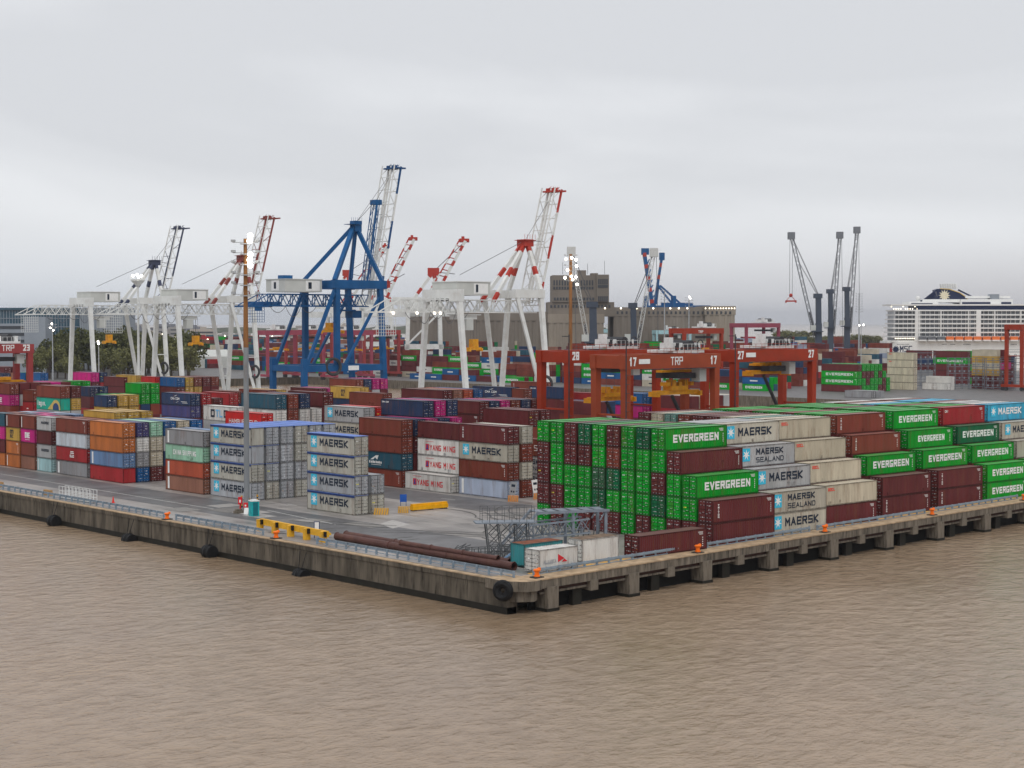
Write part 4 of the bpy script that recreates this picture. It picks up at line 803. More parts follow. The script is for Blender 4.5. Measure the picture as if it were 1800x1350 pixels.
# mobile harbour cranes: dark towers with lattice jibs
SLATE = mat('slate_tower_paint', (0.065, 0.08, 0.11), 0.55, var=0.1)
LAT = mat('lattice_grey', (0.20, 0.21, 0.23), 0.6); LATW = mat('lattice_white', (0.62, 0.62, 0.6), 0.6)
def mobile_crane(px, D, top, tip, w, label, latm=LAT, hook=None, base=3.0):
    x, y = AT(px, D); r = thing('mobile_harbour_crane', label, 'crane', (x, y, 0), -TH, 'mobile harbour cranes'); s = D / FPX; zt = CAMH + (YH - top) * s
    m = MB(); m.box(-7, 7, -6, 6, .3, 2.6); m.box(-5, 4, -4, 4, 2.6, 7); [m.tube((i * 7, j * 6, 0), (i * 7, j * 6, 1.2), 1.4, 8) for i in (-1, 1) for j in (-1, 1)]; m.build('undercarriage', SLATE, r)
    m = MB(); m.beam((0, 0, 6), (0, 0, zt * .62), w, w, w2=w * .92, h2=w * .92); m.beam((0, 0, zt * .62), (-.3, 0, zt), w * .8, w * .8); m.box(-w * .8, w * .5, -w * .5, w * .5, zt - 1.5, zt + 1.3); m.box(-w, w * .6, -w, w, zt * .5, zt * .5 + .6); m.build('tower', SLATE, r)
    m = MB(); m.box(-w * 1.3, -w * .5, -1.5, 1.5, zt * .52, zt * .52 + 3.2); m.build('cab', CRG, r)
    tx = (tip[0] - px) * s; tz = CAMH + (YH - tip[1]) * s; bx = math.copysign(w * .5, tx); m = MB(); bz = zt * .42
    m.truss((bx, 0, bz), (tx, 0, tz), 1.9, 1.8, 26, .24); m.box(tx - 2, tx + 2, -2, 2, tz - 2.5, tz + 1.8); m.build('jib', latm, r)
    m = MB()
    for j in (-1, 1): m.tube((0, j, zt), (tx, j, tz), .13, 4); m.tube((bx * .3, j, zt), (tx * .75, j, bz + (tz - bz) * .75), .1, 4)
    m.tube((bx, 0, bz + 1), (bx + (tx - bx) * .25, 0, bz + (tz - bz) * .25), .5, 6)
    if hook: hz = CAMH + (YH - hook) * s; m.tube((tx - .8, 0, tz), (tx - .8, 0, hz + 3), .12, 4); m.tube((tx + .8, 0, tz), (tx + .8, 0, hz + 3), .12, 4)
    else: m.tube((tx + 1.2, 0, tz), (tx + 2.5, 0, 12), .12, 4)
    m.build('rope', CBLE, r)
    if hook: m = MB(); m.ball((tx, 0, hz + 3), 1.2); m.beam((tx, 0, hz + 3), (tx - 2.6, 0, hz), .3); m.beam((tx, 0, hz + 3), (tx + 2.6, 0, hz), .3); m.box(tx - 3.1, tx + 3.1, -1, 1, hz - .9, hz); m.box(tx - 3.3, tx - 2.7, -1, 1, hz - 1.5, hz); m.box(tx + 2.7, tx + 3.3, -1, 1, hz - 1.5, hz); m.build('hook_block', CRR, r)
    return r
mobile_crane(1439, 1000, 520, (1390, 414), 3.8, 'slate harbour crane with red spreader hanging from its leaning jib', hook=528)
mobile_crane(1460, 1060, 512, (1475, 413), 3.4, 'slate harbour crane with red banded jib head, between its two neighbours')
mobile_crane(1489, 1080, 508, (1505, 404), 3.6, 'slate harbour crane with upright jib nearest the cruise ship')
mobile_crane(1043, 780, 535, (1004, 441), 4.2, 'pale jibbed harbour crane leaning in front of the silo tower', LATW)
mobile_crane(1114, 820, 537, (1149, 443), 3.4, 'slate harbour crane in front of the long silo wall', LATW)

# ---------------------------------------------------------------- rubber tyred yard gantries
RTGR = mat('gantry_red', (0.34, 0.036, 0.012), 0.42, var=0.12, scale=0.35, dirt=(0.2, 0.05, 0.02), dirt_amt=0.3)
RTGB = mat('gantry_brick', (0.33, 0.062, 0.024), 0.5, var=0.12, scale=0.35)
RTGP = mat('gantry_faded_pink', (0.32, 0.065, 0.10), 0.6, var=0.12, scale=0.4)
RTGD = mat('gantry_faded_red', (0.33, 0.055, 0.055), 0.6, var=0.12, scale=0.4)
AQUA = mat('gantry_aqua', (0.40, 0.62, 0.66), 0.6)
MWH = mat('machinery_white', (0.75, 0.76, 0.75), 0.5, var=0.1, scale=1.0, dirt=(.3, .28, .25), dirt_amt=.4)
def rtg(x, y, label, col=RTGR, H=22.6, span=23.5, wb=7.4, num=None, mid=None, simple=False, trol=.5, rz=0.0, hang=7.5, deep=2.3, name_w=1.1, tp=.46):
    r = thing('yard_gantry_crane', label, 'gantry crane', (x, y, 0), rz, 'rubber tyred gantry cranes'); zb = H - deep
    for i in (0, span):
        for j in (0, wb): m = MB(); m.beam((i, j, 2.2), (i, j, zb), name_w, name_w * 1.05, w2=name_w * 1.2, h2=name_w * 1.2); m.build('leg', col, r)
        m = MB(); m.box(i - .6, i + .6, -2.2, wb + 2.2, 1.5, 2.6); m.build('sill_beam', col, r); m = MB(); m.box(i - .65, i + .65, 0, wb, zb + .1, H - .1); m.build('end_beam', col, r); m = MB(); m.box(i - .1, i + .1, 0, wb, H * .52, H * .52 + .35); m.build('tie_bar', col, r)
        m = MB(); [m.tube((i - .35, j, .8), (i + .35, j, .8), .8, 12) for j in (-1.6, 0, wb, wb + 1.6)]; m.build('wheels', DARK, r)
    for j in (0, wb): m = MB(); m.box(-.9, span + .9, j - .7, j + .7, zb, H); m.build('main_girder', col, r)
    tx = span * trol; m = MB(); m.box(tx - 3.4, tx + 3.4, -.3, wb + .3, H + .2, H + .7, 0); m.box(tx - 2.9, tx - .9, 1.2, wb - 2.4, H + .7, H + 2.0, 0); m.tube((tx + 1.2, 1, H + 1.6), (tx + 1.2, wb - 1, H + 1.6), .9, 10, 1); m.box(tx + 2.4, tx + 3.2, .6, 2, H + .7, H + 2.0, 0); m.box(tx - 4.4, tx - 3.4, 1.2, 2.6, H + .5, H + 3.0, 0)
    for k in range(7): m.tube((tx - 3.4 + k * 1.12, -.3, H + .7), (tx - 3.4 + k * 1.12, -.3, H + 1.8), .05, 4)
    m.beam((tx - 3.4, -.3, H + 1.8), (tx + 3.4, -.3, H + 1.8), .07); m.build('trolley', [MWH, DARK], r)
    m = MB(); m.box(tx - 2.5, tx + 2.5, 1, wb - 1, zb - 2.0, zb - 1.0, 1); m.box(tx + 2.8, tx + 4.6, .3, 2.3, zb - 2.6, zb - .3, 0); m.build('operator_cab', [CRG, DARK], r)
    if not simple:
        m = MB()
        for k in range(int(span / 1.8)): m.tube((k * 1.8, -.75, H), (k * 1.8, -.75, H + 1.1), .05, 4)
        m.beam((0, -.75, H + 1.1), (span, -.75, H + 1.1), .07); m.beam((0, -.75, H + .6), (span, -.75, H + .6), .05); m.build('handrail', col, r)
        m = MB()
        for k in range(11): m.box(-1.0, -.2, -1.35, -.75, 3 + k * 1.6, 3.05 + k * 1.6)
        m.tube((-1.1, -1.2, 2), (-1.1, -1.2, H + 3), .11, 6); m.box(-2.4, -.9, -1.1, -.7, H + 2.6, H + 2.75); m.build('access_ladder', DARK, r)
        m = MB(); m.box(span * .12, span * .95, -1.35, -.72, zb - .15, zb - .02); m.build('walkway', DARK, r)
        m = MB(); [m.tube((tx - 2.2 + k * .5, 1.0, H + .9), (tx - 2.2 + k * .5, wb - 1.5, H + 1.0), .34, 8) for k in range(0, 9, 2)]; [m.box(tx - 3.6 + k * .9, tx - 3.2 + k * .9, .1 + (k % 3) * .6, .6 + (k % 3) * .8, H + .7, H + 1.5 + .5 * (k % 2)) for k in range(9)]; m.ring((tx + 3.0, .4, H + 1.7), (0, 1, 0), .8, .12, 14, 5); m.build('winch_gear', DARK, r)
        zc = H - deep - hang; m = MB(); m.beam((tx - 1, wb * .5, zc - .2), (tx + 3.2, wb * .5, zc - 6.4), .55, .4); m.beam((tx + 3.2, wb * .5, zc - 6.4), (tx + .6, wb * .5, zc - 10), .5, .4); m.build('cable_arm', DARK, r)
        m = MB(); [m.box(tx - 3.2 + k * 1.6, tx - 2.4 + k * 1.6, wb / 2 - .9, wb / 2 + .9, zc + 1.6, zc + 2.3 + .4 * (k % 2)) for k in range(5)]; m.box(tx - 4.4, tx + 4.4, wb / 2 - .8, wb / 2 + .8, zb - .9, zb - .5); m.build('head_block', YEL, r)
        m = MB(); m.box(-.9, 1.1, wb * .3, wb * .9, 2.7, 5.4); m.build('power_pack', MWH, r)
        m = MB(); [m.tube((tx + i, wb / 2 + j, zb - 1.5), (tx + i * 1.2, wb / 2 + j, H - deep - hang + 1.4), .045, 4) for i in (-1.8, 1.8) for j in (-.9, .9)]; m.build('hoist_cable', CBLE, r)
    z = H - deep - hang; m = MB(); m.box(tx - 5.8, tx + 5.8, wb / 2 - .55, wb / 2 + .55, z, z + .8); [m.box(tx + k * 5.7 - .3, tx + k * 5.7 + .3, wb / 2 - 1.2, wb / 2 + 1.2, z - .3, z + .6) for k in (-1, 1)]; m.box(tx - 2.2, tx + 2.2, wb / 2 - 1.1, wb / 2 + 1.1, z + .8, z + 1.6); m.build('spreader', YEL, r)
    P = lambda u, v, d: (u, -.72 - d, v); m = MB()
    if num:
        fit(m, num, P, .2, zb + .55, 1.55, 1.9, .32)
        if mid != '28': fit(m, num, P, span - 2.0, zb + .55, 1.55, 1.9, .32)
        if mid == 'TRP': fit(m, 'TRP', P, span * tp, zb + .55, 1.5, 3.4, .2)
    elif mid: fit(m, mid, P, span * .34, zb + .3, 1.1, 3.2, .22)
    if mid and m.v: m.build('lettering', WHITE, r)
    if num and mid != '28': m = MB(); m.box(2.6, 5.4, -.76, -.71, zb + .9, zb + 1.75); m.build('sign_plate', WHITE, r)
    return r
x, y = AT(1000, 303); rtg(x, y, 'red yard gantry numbered 28 behind the green wall', RTGR, 23.0, num='28', mid='28', trol=.62)
x, y = AT(1100, 288); rtg(x, y, 'brick red yard gantry numbered 17 standing over the stacks', RTGB, 22.5, num='17', mid='TRP', trol=.72, hang=5.0, deep=2.5)
x, y = AT(1291, 311); rtg(x, y, 'red yard gantry numbered 27 with long yellow spreader', RTGR, 23.0, num='27', mid='27', trol=.6, hang=2.6)
for tx_, px, D in ((.15, 1100, 288), (.5, 1291, 311)): pass
x, y = AT(-112, 392); rtg(x, y, 'dark red yard gantry cut off by the left edge', RTGD, 22.8, num='23', mid='TRP', simple=True, trol=.75, deep=2.2, tp=.68)
x, y = AT(1203, 690); rtg(x, y, 'red yard gantry in front of the silo end', RTGR, 25.5, simple=True, trol=.7, mid='TRP')
x, y = AT(1312, 850); rtg(x, y, 'pinkish yard gantry in front of the wooded bank', RTGP, 27.5, span=26, simple=True, trol=.75, wb=10)
x, y = AT(1797, 670); rtg(x, y, 'orange red yard gantry in front of the cruise ship', RTGR, 27.2, span=24, wb=7, simple=True, trol=.6)
for k, (px, D, c_) in enumerate(((470, 800, RTGP), (520, 830, RTGD), (588, 790, RTGP), (640, 830, RTGD))):
    x, y = AT(px, D); rtg(x, y, ['pink gantry at the city end of the far row', 'dull red gantry seen between the blue legs', 'pink gantry seen through the blue crane', 'dull red gantry right of the blue crane'][k], c_, 24, simple=True, trol=.4 + .1 * k, wb=9, span=22)
for k, (px, D) in enumerate(((775, 1150), (1052, 1120), (1155, 1000))):
    x, y = AT(px, D); rtg(x, y, ['pale aqua gantry left of the silo tower', 'pale aqua gantry below the silo wall', 'pale aqua gantry behind the brick gantry'][k], AQUA, 23, simple=True, span=21, rz=-TH + .2)

# ---------------------------------------------------------------- silos, city building, cruise ship, trees
SILO = mat('silo_concrete', (0.22, 0.19, 0.16), 0.9, var=0.22, scale=0.05, dirt=(0.16, 0.13, 0.11), dirt_amt=0.6, streak=True)
SILOL = mat('silo_pale_concrete', (0.31, 0.265, 0.215), 0.9, var=0.22, scale=0.05, dirt=(0.2, 0.17, 0.14), dirt_amt=0.6, streak=True)
WIN = mat('window_dark', (0.05, 0.055, 0.065), 0.25)
Ds = 1010.0; sx, sy = AT(1100, Ds); silo = thing('grain_silo', 'huge old concrete grain silo with stepped tower and long ribbed wall', 'silo', (sx, sy, 0), -TH + R(2)); PM = Ds / FPX
U = lambda px: (px - 1100) * PM
ZZ = lambda py: CAMH + (YH - py) * PM
def bay(x0, x1, y0, y1, z1, n, mm=SILO, nm='storage_wing'):
    m = MB(); m.box(x0, x1, y0, y1, 0, z1 - 5.5); m.box(x0 - .5, x1 + .5, y0 - .5, y1 + .5, z1 - 5.5, z1)
    w = (x1 - x0) / n
    for k in range(n): m.tube((x0 + (k + .5) * w, y0 + w * .36, 0.1), (x0 + (k + .5) * w, y0 + w * .36, z1 - 5.52), w * .49, 16)
    return m.build(nm, mm, silo)
bay(U(716), U(964), 6, 40, ZZ(548), 20); bay(U(1079), U(1240), 2, 40, ZZ(540), 15); bay(U(1240), U(1292), -1, 40, ZZ(538), 5, SILOL); bay(U(964), U(1060), -4, 30, ZZ(552), 9, SILOL)
m = MB(); m.box(U(964), U(1080), 1, 30, ZZ(556) - .1, ZZ(531)); m.box(U(971), U(1048), 0, 26, ZZ(531), ZZ(484)); m.box(U(1048), U(1070), -1.5, 26, ZZ(531), ZZ(483)); m.box(U(1016), U(1031), 4, 14, ZZ(484), ZZ(475)); m.box(U(1040), U(1052), 4, 14, ZZ(484), ZZ(480)); m.build('tower', SILO, silo)
wm = MB(); wm.box(-.45, .45, -.25, .1, 0, 3.2); wl = wm.mesh('window', [WIN]); wm = MB(); wm.box(-.6, .6, -.25, .1, 0, 1.7); ws = wm.mesh('window', [WIN])
for k in range(15): put('window', wl, silo, (U(974 + k * 4.8), 0, ZZ(502)))
for k in range(15): put('window', ws, silo, (U(974 + k * 4.8), 0, ZZ(509)))
for k in range(5): [put('window', wl, silo, (U(1052 + k * 3.6), -1.5, ZZ(q))) for q in (500, 530)]; put('window', ws, silo, (U(1052 + k * 3.6), -1.5, ZZ(506)))
for k in range(14): put('window', ws, silo, (U(975 + k * 5.2), 0, ZZ(528)))
for k in range(17): put('window', ws, silo, (U(969 + k * 6.4), 1, ZZ(541)))
for k in range(26): put('window', ws, silo, (U(1086 + k * 7.9), 1.5 if k < 20 else -1.5, ZZ(552)))
m = MB()
for px in (1010, 990, 1034, 1064): m.tube((U(px), 6, ZZ(482)), (U(px), 6, ZZ(458 + (px % 7))), .12, 4)
m.build('antenna', CBLE, silo)
lm_ = MB(); lm_.ball((0, 0, 0), .8, 8); lamp_me = lm_.mesh('lamp', [LAMP])
lm2 = MB(); lm2.ball((0, 0, 0), .55, 6); lamp_s = lm2.mesh('lamp', [LAMPW])
for px in (1063, 1091, 1119, 1148, 1178, 1193, 1208, 1240) + tuple(1247 + 4.9 * k for k in range(10)): put('lamp', lamp_s, silo, (U(px), -1.2, ZZ(542)))

# glass office block and white annex at the left
GLS = mat('dark_glass', (0.035, 0.09, 0.13), 0.15, var=0.3, scale=0.12); CONC = mat('office_grey', (0.30, 0.33, 0.37), 0.7, var=0.1, scale=0.1)
Do = 980.0; ox, oy = AT(100, Do); off = thing('office_building', 'long glazed office building with grey fluted end wall at left', 'building', (ox, oy, 0), -TH + R(1)); PO = Do / FPX
UO = lambda px: (px - 100) * PO
ZO = lambda py: CAMH + (YH - py) * PO
m = MB(); m.box(UO(-60), UO(140), 0, 30, 0, ZO(545)); m.box(UO(-62), UO(142), -1, 31, ZO(545), ZO(541)); m.build('glazed_wing', [GLS], off)
m = MB(); m.box(UO(140), UO(218), -.6, 31, 0, ZO(541)); [m.box(UO(141 + k * 4), UO(143 + k * 4), -1.1, -.6, .2, ZO(542)) for k in range(19)]; m.build('fluted_wall', CONC, off)
m = MB(); [m.box(UO(-58 + k * 5), UO(-57.3 + k * 5), -.3, 0, ZO(600), ZO(546)) for k in range(38)]; [m.box(UO(-60), UO(139), -.4, 0, ZO(q), ZO(q - 1)) for q in (560, 575)]; m.build('mullions', CONC, off)
ax_, ay_ = AT(10, 900); ann = thing('annex_building', 'white banded low building in front of the glazed offices', 'building', (ax_, ay_, 0), -TH + R(2)); PA = 900 / FPX
m = MB(); m.box(-40, 10.5, 0, 20, 0, CAMH - (572 - YH) * PA + 1); m.box(10.5, 22, -2, 14, 0, CAMH + (YH - 557) * PA); m.build('wall', CONC, ann)
m = MB(); [m.box(-40, 10.3, -.25, 0, CAMH + (YH - q) * PA, CAMH + (YH - q + 5) * PA) for q in (574 + 4, 590, 602)]; m.build('window_band', WIN, ann)
wx, wy = AT(300, 1000); wh = thing('warehouse', 'low pale roofed warehouse beside the trees', 'warehouse', (wx, wy, 0), -TH + R(6)); m = MB(); m.box(-3, 45, 0, 30, 0, 7); m.poly([(-3, 0, 7), (45, 0, 7), (45, 15, 11), (-3, 15, 11)]); m.build('wall', CRG, wh)
# road bridge / elevated roofs and low town beyond, each its own block
r_ = random.Random(11); TOWN = [mat('town_wall_a', (.30, .29, .28), .9), mat('town_wall_b', (.42, .38, .34), .9), mat('town_wall_c', (.20, .21, .24), .9)]
for k in range(34):
    px = r_.uniform(-20, 620); D = r_.uniform(1900, 3200); x, y = AT(px, D); w = r_.uniform(14, 50); h = r_.uniform(9, 24); m = MB(); m.box(-w / 2, w / 2, 0, 18, 0, h); m.box(-w / 2 + 2, w / 2 - 2, -.2, 0, h * .35, h * .5, 1); m.box(-w / 2 + 2, w / 2 - 2, -.2, 0, h * .7, h * .82, 1); m.box(-w * .1, w * .15, 4, 10, h, h + 3)
    tag(m.build('town_building', [TOWN[k % 3], WIN], None, (x, y, 0), -TH + r_.uniform(-.3, .3)), 'far hazy town building on the skyline beyond the trees and yard', 'building', 'hazy town buildings on the skyline')

# cruise ship
SHW = mat('ship_white', (0.82, 0.82, 0.80), 0.4, var=0.04, scale=0.1); SHD = mat('balcony_shadow_glass', (0.16, 0.17, 0.19), 0.3, var=0.4, scale=0.12); SHN = mat('funnel_navy', (0.015, 0.025, 0.07), 0.4); GOLD = mat('funnel_gold', (.65, .45, .12), .5); LBO = mat('lifeboat_orange', (0.85, 0.20, 0.05), 0.5)  # balcony glass is dark grey with a patchy tone
Dc = 1080.0; cx, cy = AT(1562, Dc); ship = thing('cruise_ship', 'white cruise ship with many balcony decks and dark blue funnel at the far berth', 'ship', (cx, cy, 0), -TH - R(3)); PC = Dc / FPX
UC = lambda px: (px - 1562) * PC
ZC = lambda py: CAMH + (YH - py) * PC
Ls = 250.0
m = MB(); hz1 = ZC(600); n = 24
prof = [(0, 3, 8), (0, 3, 8)]
pts = [(-1.5, 14), (-.5, 4), (6, 0), (Ls - 40, 0), (Ls, 16), (Ls - 40, 34), (6, 34), (-.5, 30)]
m.prism(pts, WZ - .5, hz1, 0); m.build('hull', SHW, ship)
m = MB(); z0 = hz1; dk = (ZC(546) - z0) / 7
for k in range(8): m.box(2 - .4 * (k % 2) + k * .35, Ls - 30 - k, .0 if k else .8, 34, z0 + k * dk - .35, z0 + k * dk + .55)
for px in (1615, 1652, 1700, 1745, 1790, 1850, 1910): m.box(UC(px), UC(px) + .7, -.1, 6, z0, z0 + 7 * dk)
m.box(UC(1608), UC(1614), -.15, 8, z0, z0 + 7 * dk); m.box(UC(1714), UC(1722), -.15, 8, z0, z0 + 7 * dk); m.build('superstructure', SHW, ship)
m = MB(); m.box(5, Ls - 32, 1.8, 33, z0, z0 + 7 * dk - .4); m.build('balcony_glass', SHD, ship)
m = MB()
for k in range(1, 7):
    for j in range(78): x_ = UC(1572) + j * 2.9; m.box(x_, x_ + .09, .1, 1.9, z0 + k * dk + .5, z0 + (k + 1) * dk - .3)
m.build('balcony_dividers', SHW, ship)
m = MB(); zt_ = z0 + 7 * dk; m.box(UC(1612), Ls - 36, .6, 33, zt_ + .5, ZC(540) + 1.2); m.build('deck_window_band', SHN, ship)
m = MB(); m.box(UC(1566), Ls - 34, .2, 34, ZC(540) + 1.0, ZC(540) + 2.0); m.box(UC(1600), UC(1650), 4, 30, ZC(540) + 2, ZC(530)); m.box(UC(1625), UC(1695), 8, 28, ZC(530) - .5, ZC(528) + .8); m.box(UC(1690), UC(1780), 5, 30, ZC(540) + 2, ZC(526)); m.box(UC(1700), UC(1778), 9, 27, ZC(524), ZC(521) + .4); m.build('upper_deck', SHW, ship)
m = MB(); m.box(UC(1692), UC(1741), 4.6, 5, ZC(536), ZC(531)); m.box(UC(1760), UC(1777), 4.6, 5, ZC(536), ZC(531)); m.box(UC(1603), UC(1640), 3.7, 4, ZC(537), ZC(533)); m.build('upper_windows', SHN, ship)
m = MB(); m.box(UC(1743), UC(1757), 6, 16, ZC(540), ZC(517)); m.build('deck_screen', CONC, ship)
F_ = [(1648, 530), (1652, 521), (1650, 509), (1656, 507), (1672, 508), (1690, 514), (1702, 522), (1707, 530)]
fy0, fy1 = 10.0, 24.0; m = MB(); A_ = [(UC(a), fy0, ZC(b)) for a, b in F_]; B_ = [(UC(a), fy1, ZC(b)) for a, b in F_]
m.poly(A_); m.poly(B_[::-1]); [m.quad(A_[k], B_[k], B_[(k + 1) % 8], A_[(k + 1) % 8]) for k in range(8)]
for k in range(5): m.beam((UC(1648 - k * 0), fy0 + .5, ZC(511 + k * 3)), (UC(1634 - k * 3), fy0 + .5, ZC(524 + k * 1.3)), .9)
m.beam((UC(1652), fy0, ZC(508)), (UC(1628), fy0, ZC(527)), 1.0); [m.beam((UC(1650 - 3.4 * q), fy0, ZC(509 + 3.2 * q)), (UC(1652), fy0, ZC(529)), .45) for q in (1, 2, 3, 4)]; m.beam((UC(1630), fy0, ZC(527)), (UC(1690), fy0, ZC(533)), .8); m.beam((UC(1690), fy0 + 4, ZC(509)), (UC(1716), fy0 + 4, ZC(522)), 1.0); fn = m.build('funnel', SHN, ship)
m = MB()
for p, q in zip(F_[3:-1], F_[4:]): m.beam((UC(p[0]), fy0 - .1, ZC(p[1])), (UC(q[0]), fy0 - .1, ZC(q[1])), .5)
star(m, lambda u, v, d: (u, fy0 - .15 - d, v), UC(1664), ZC(519), 4.0, 12, 1, .55); m.build('emblem', [GOLD, mat('funnel_emblem_cream', (.75, .68, .5), .5)], fn)
m = MB(); [m.tube((UC(1663 + k * 4.2), 17, ZC(507)), (UC(1661 + k * 4.2), 17, ZC(498)), .9, 8) for k in range(7)]; m.build('exhaust_pipe', SHW, fn)
m = MB(); m.ball((UC(1620), 14, ZC(524)), 1.6, 10); m.tube((UC(1620), 14, ZC(529)), (UC(1620), 14, ZC(525)), .4, 6); m.build('radome', SHW, ship)
lbm = MB(); lbm.prism([(-.1, 1.6), (.6, 0), (4.9, 0), (5.6, 1.6), (4.9, 3.2), (.6, 3.2)], 0, .9, 1); lbm.prism([(.2, .3), (5.2, .3), (5.2, 2.9), (.2, 2.9)], .9, 3.1, 0); lbo = lbm.mesh('lifeboat', [LBO, SHW]); lbm2 = lbm.mesh('lifeboat', [SHD, SHW])
for k in range(15): put('lifeboat', lbo if k > 2 else lbm2, ship, (UC(1613 + k * 15.8), -3.3, ZC(599.5)))
m = MB(); [m.box(UC(q + 2.2 * k), UC(q + 2.2 * k + 1), -.06, 0, ZC(606), ZC(604.4)) for q, c_ in ((1577, 10), (1655, 4), (1670, 4), (1692, 6), (1774, 5)) for k in range(c_)]; m.build('portholes', WIN, ship)
m = MB(); fit(m, 'MSC', lambda u, v, d: (u, -.1 - d, v), UC(1582), ZC(618.5), 4.0, 8.4, .6); star(m, lambda u, v, d: (u, -.1 - d, v), UC(1575), ZC(614), 2.6, 12, 0, .6); m.build('lettering', SHN, ship)
m = MB(); [m.ball((UC(1567 + k * 4.1), 1, ZC(543 - (k % 5 == 0) * 4)), .35, 6) for k in range(70)]; [m.ball((UC(1574 + k * 3), .2, ZC(595)), .3, 6) for k in range(13)]; tag(m.build('deck_lamps', LAMPW, ship), kind='stuff')

# trees
LEAFD = mat('foliage_dark', (0.085, 0.09, 0.03), 0.9, var=0.5, scale=0.25); LEAFO = mat('foliage_olive', (0.145, 0.145, 0.055), 0.9, var=0.45, scale=0.3); BARK = mat('bark', (0.10, 0.075, 0.055), 0.9)
def tree_meshes(seed):
    r = random.Random(seed); cr = MB(); tr = MB(); h = 9.0; tr.tube((0, 0, 0), (.2, .1, h * .5), .42, 8, r2=.28)
    cl = []
    for k in range(13):
        a = r.uniform(0, 6.28); d = r.uniform(.6, 4.2); z = r.uniform(h * .42, h * 1.0); cl.append((math.cos(a) * d, math.sin(a) * d, z, r.uniform(1.3, 2.4))); (k < 6) and tr.tube((.15, .1, h * (.25 + .04 * k)), (math.cos(a) * d * .8, math.sin(a) * d * .8, z), .2, 6, r2=.06)
    for (x, y, z, R0) in cl:
        for j in range(95):
            u = Vector((r.gauss(0, 1), r.gauss(0, 1), r.gauss(0, .8))).normalized() * R0 * r.uniform(.55, 1.1); c = Vector((x, y, z)) + u; s = r.uniform(.25, .55)
            a = Vector((r.gauss(0, 1), r.gauss(0, 1), r.gauss(0, 1))).normalized(); b = a.cross(Vector((r.gauss(0, 1), r.gauss(0, 1), r.gauss(0, 1)))).normalized(); cr.quad(c - a * s, c - b * s * .7, c + a * s, c + b * s * .7, 0)
    return cr, tr.mesh('trunk', [BARK])
TM = []
for k in range(4):
    c_, t_ = tree_meshes(k); TM.append((c_.mesh('crown', [LEAFD]), c_.mesh('crown', [LEAFO]), t_))
r_ = random.Random(5)
TREES = [(58 + k * 8.8, r_.uniform(860, 980), r_.uniform(1.6, 2.3)) for k in range(32)] + [(195 + k * 15, r_.uniform(800, 840), r_.uniform(1.1, 1.6)) for k in range(10)] + [(58 + k * 14, r_.uniform(800, 850), r_.uniform(1.0, 1.5)) for k in range(6)]
for k, (px, D, s) in enumerate(TREES):
    x, y = AT(px, D); olive = D < 850
    t = thing('broadleaf_tree', 'olive round tree in the front row before the dark grove' if olive else 'dark green tree in the grove behind the white crane legs', 'tree', (x, y, 0), r_.uniform(0, 6), 'olive trees in front of the grove' if olive else 'trees in the dark grove'); t.scale = (s, s, s * r_.uniform(.9, 1.1))
    cm, co, tm_ = TM[k % 4]; put('crown', co if olive else cm, t); put('trunk', tm_, t)
for k in range(22):
    px = 1372 + k * 8.3 + r_.uniform(-3, 3); D = r_.uniform(1650, 1740); x, y = AT(px, D); s = r_.uniform(.8, 1.3) * (1.5 if px < 1415 else 1)
    t = thing('broadleaf_tree', 'small hazy tree on the bank behind the slate harbour cranes', 'tree', (x, y, 2), r_.uniform(0, 6), 'hazy trees on the river bank'); t.scale = (s * 1.5, s * 1.5, s); put('crown', TM[k % 4][1], t); put('trunk', TM[k % 4][2], t)

# ---------------------------------------------------------------- far terminal containers
FG = 'containers on the far quay'
def farstack(px, py_bottom, rows, L=12.19, name='far quay pile', dpx=None, H=2.75):
    """one column seen side-on, bottom-up tokens; yaw follows the yard grid."""
    b, a = G(px, py_bottom, 0)
    for ti, tok in enumerate(rows.split()):
        code, _, kind = tok.partition(':'); col, word = PAL[code]
        lab = f"{word} container {TIER[min(ti, 5)]} tier of {name}"
        root = thing('shipping_container', lab, 'container', (b, a + CW, ti * H), -math.pi / 2, FG); NC[0] += 1
        put('body', cached(('b', L, H, False), lambda: body_mesh(L, H)), root, col=col)
        put('door', cached(('dd', H, 0, 0), lambda: door_mesh(H, 0, 0)), root, (.14, 0, 0), col=col); put('door', cached(('dd', H, 1, 0), lambda: door_mesh(H, 1, 0)), root, (1.23, 0, 0), col=col)
        if kind: lt, em = cached(('l', kind, L, H, 'B'), lambda: letter_mesh(kind, L, H, 'B')); lt and put('lettering', lt, root)
# green block on the far quay at right: side-on pair in front, ends receding behind
def farblock(px, py, name, cols, H=2.8, L=12.19, dx=2.75):
    b, a = G(px, py, 0)
    for ci, c in enumerate(cols):
        for ti, tok in enumerate(c.split()):
            code, _, kind = tok.partition(':'); col, word = PAL[code]
            if ci > 0 and 'green block' not in name: mass_box(b + ci * dx, b + ci * dx + CW, a, a + L, ti * H, ti * H + H - .04, code); continue
            nm = f"{word} container {TIER[min(ti, 5)]} tier {ORD[ci]} row of {name}"
            root = thing('shipping_container', nm, 'container', (b + ci * dx, a, ti * H), 0, FG); NC[0] += 1
            put('body', cached(('b', L, H, False), lambda: body_mesh(L, H)), root, col=col)
            put('door', cached(('dd', H, 0, 0), lambda: door_mesh(H, 0, 0)), root, (.14, 0, 0), col=col); put('door', cached(('dd', H, 1, 0), lambda: door_mesh(H, 1, 0)), root, (1.23, 0, 0), col=col)
            if kind: lt, em = cached(('l', kind, L, H, 'A'), lambda: letter_mesh(kind, L, H, 'A')); lt and put('lettering', lt, root)
farblock(1508, 690, 'the green block on the far quay', ['m g:ever g:ever m', 'g g m g', 'g m m g', 'g g m g', 'g g g g', 'm g m g', 'm m g', 'g g'], L=18.2)
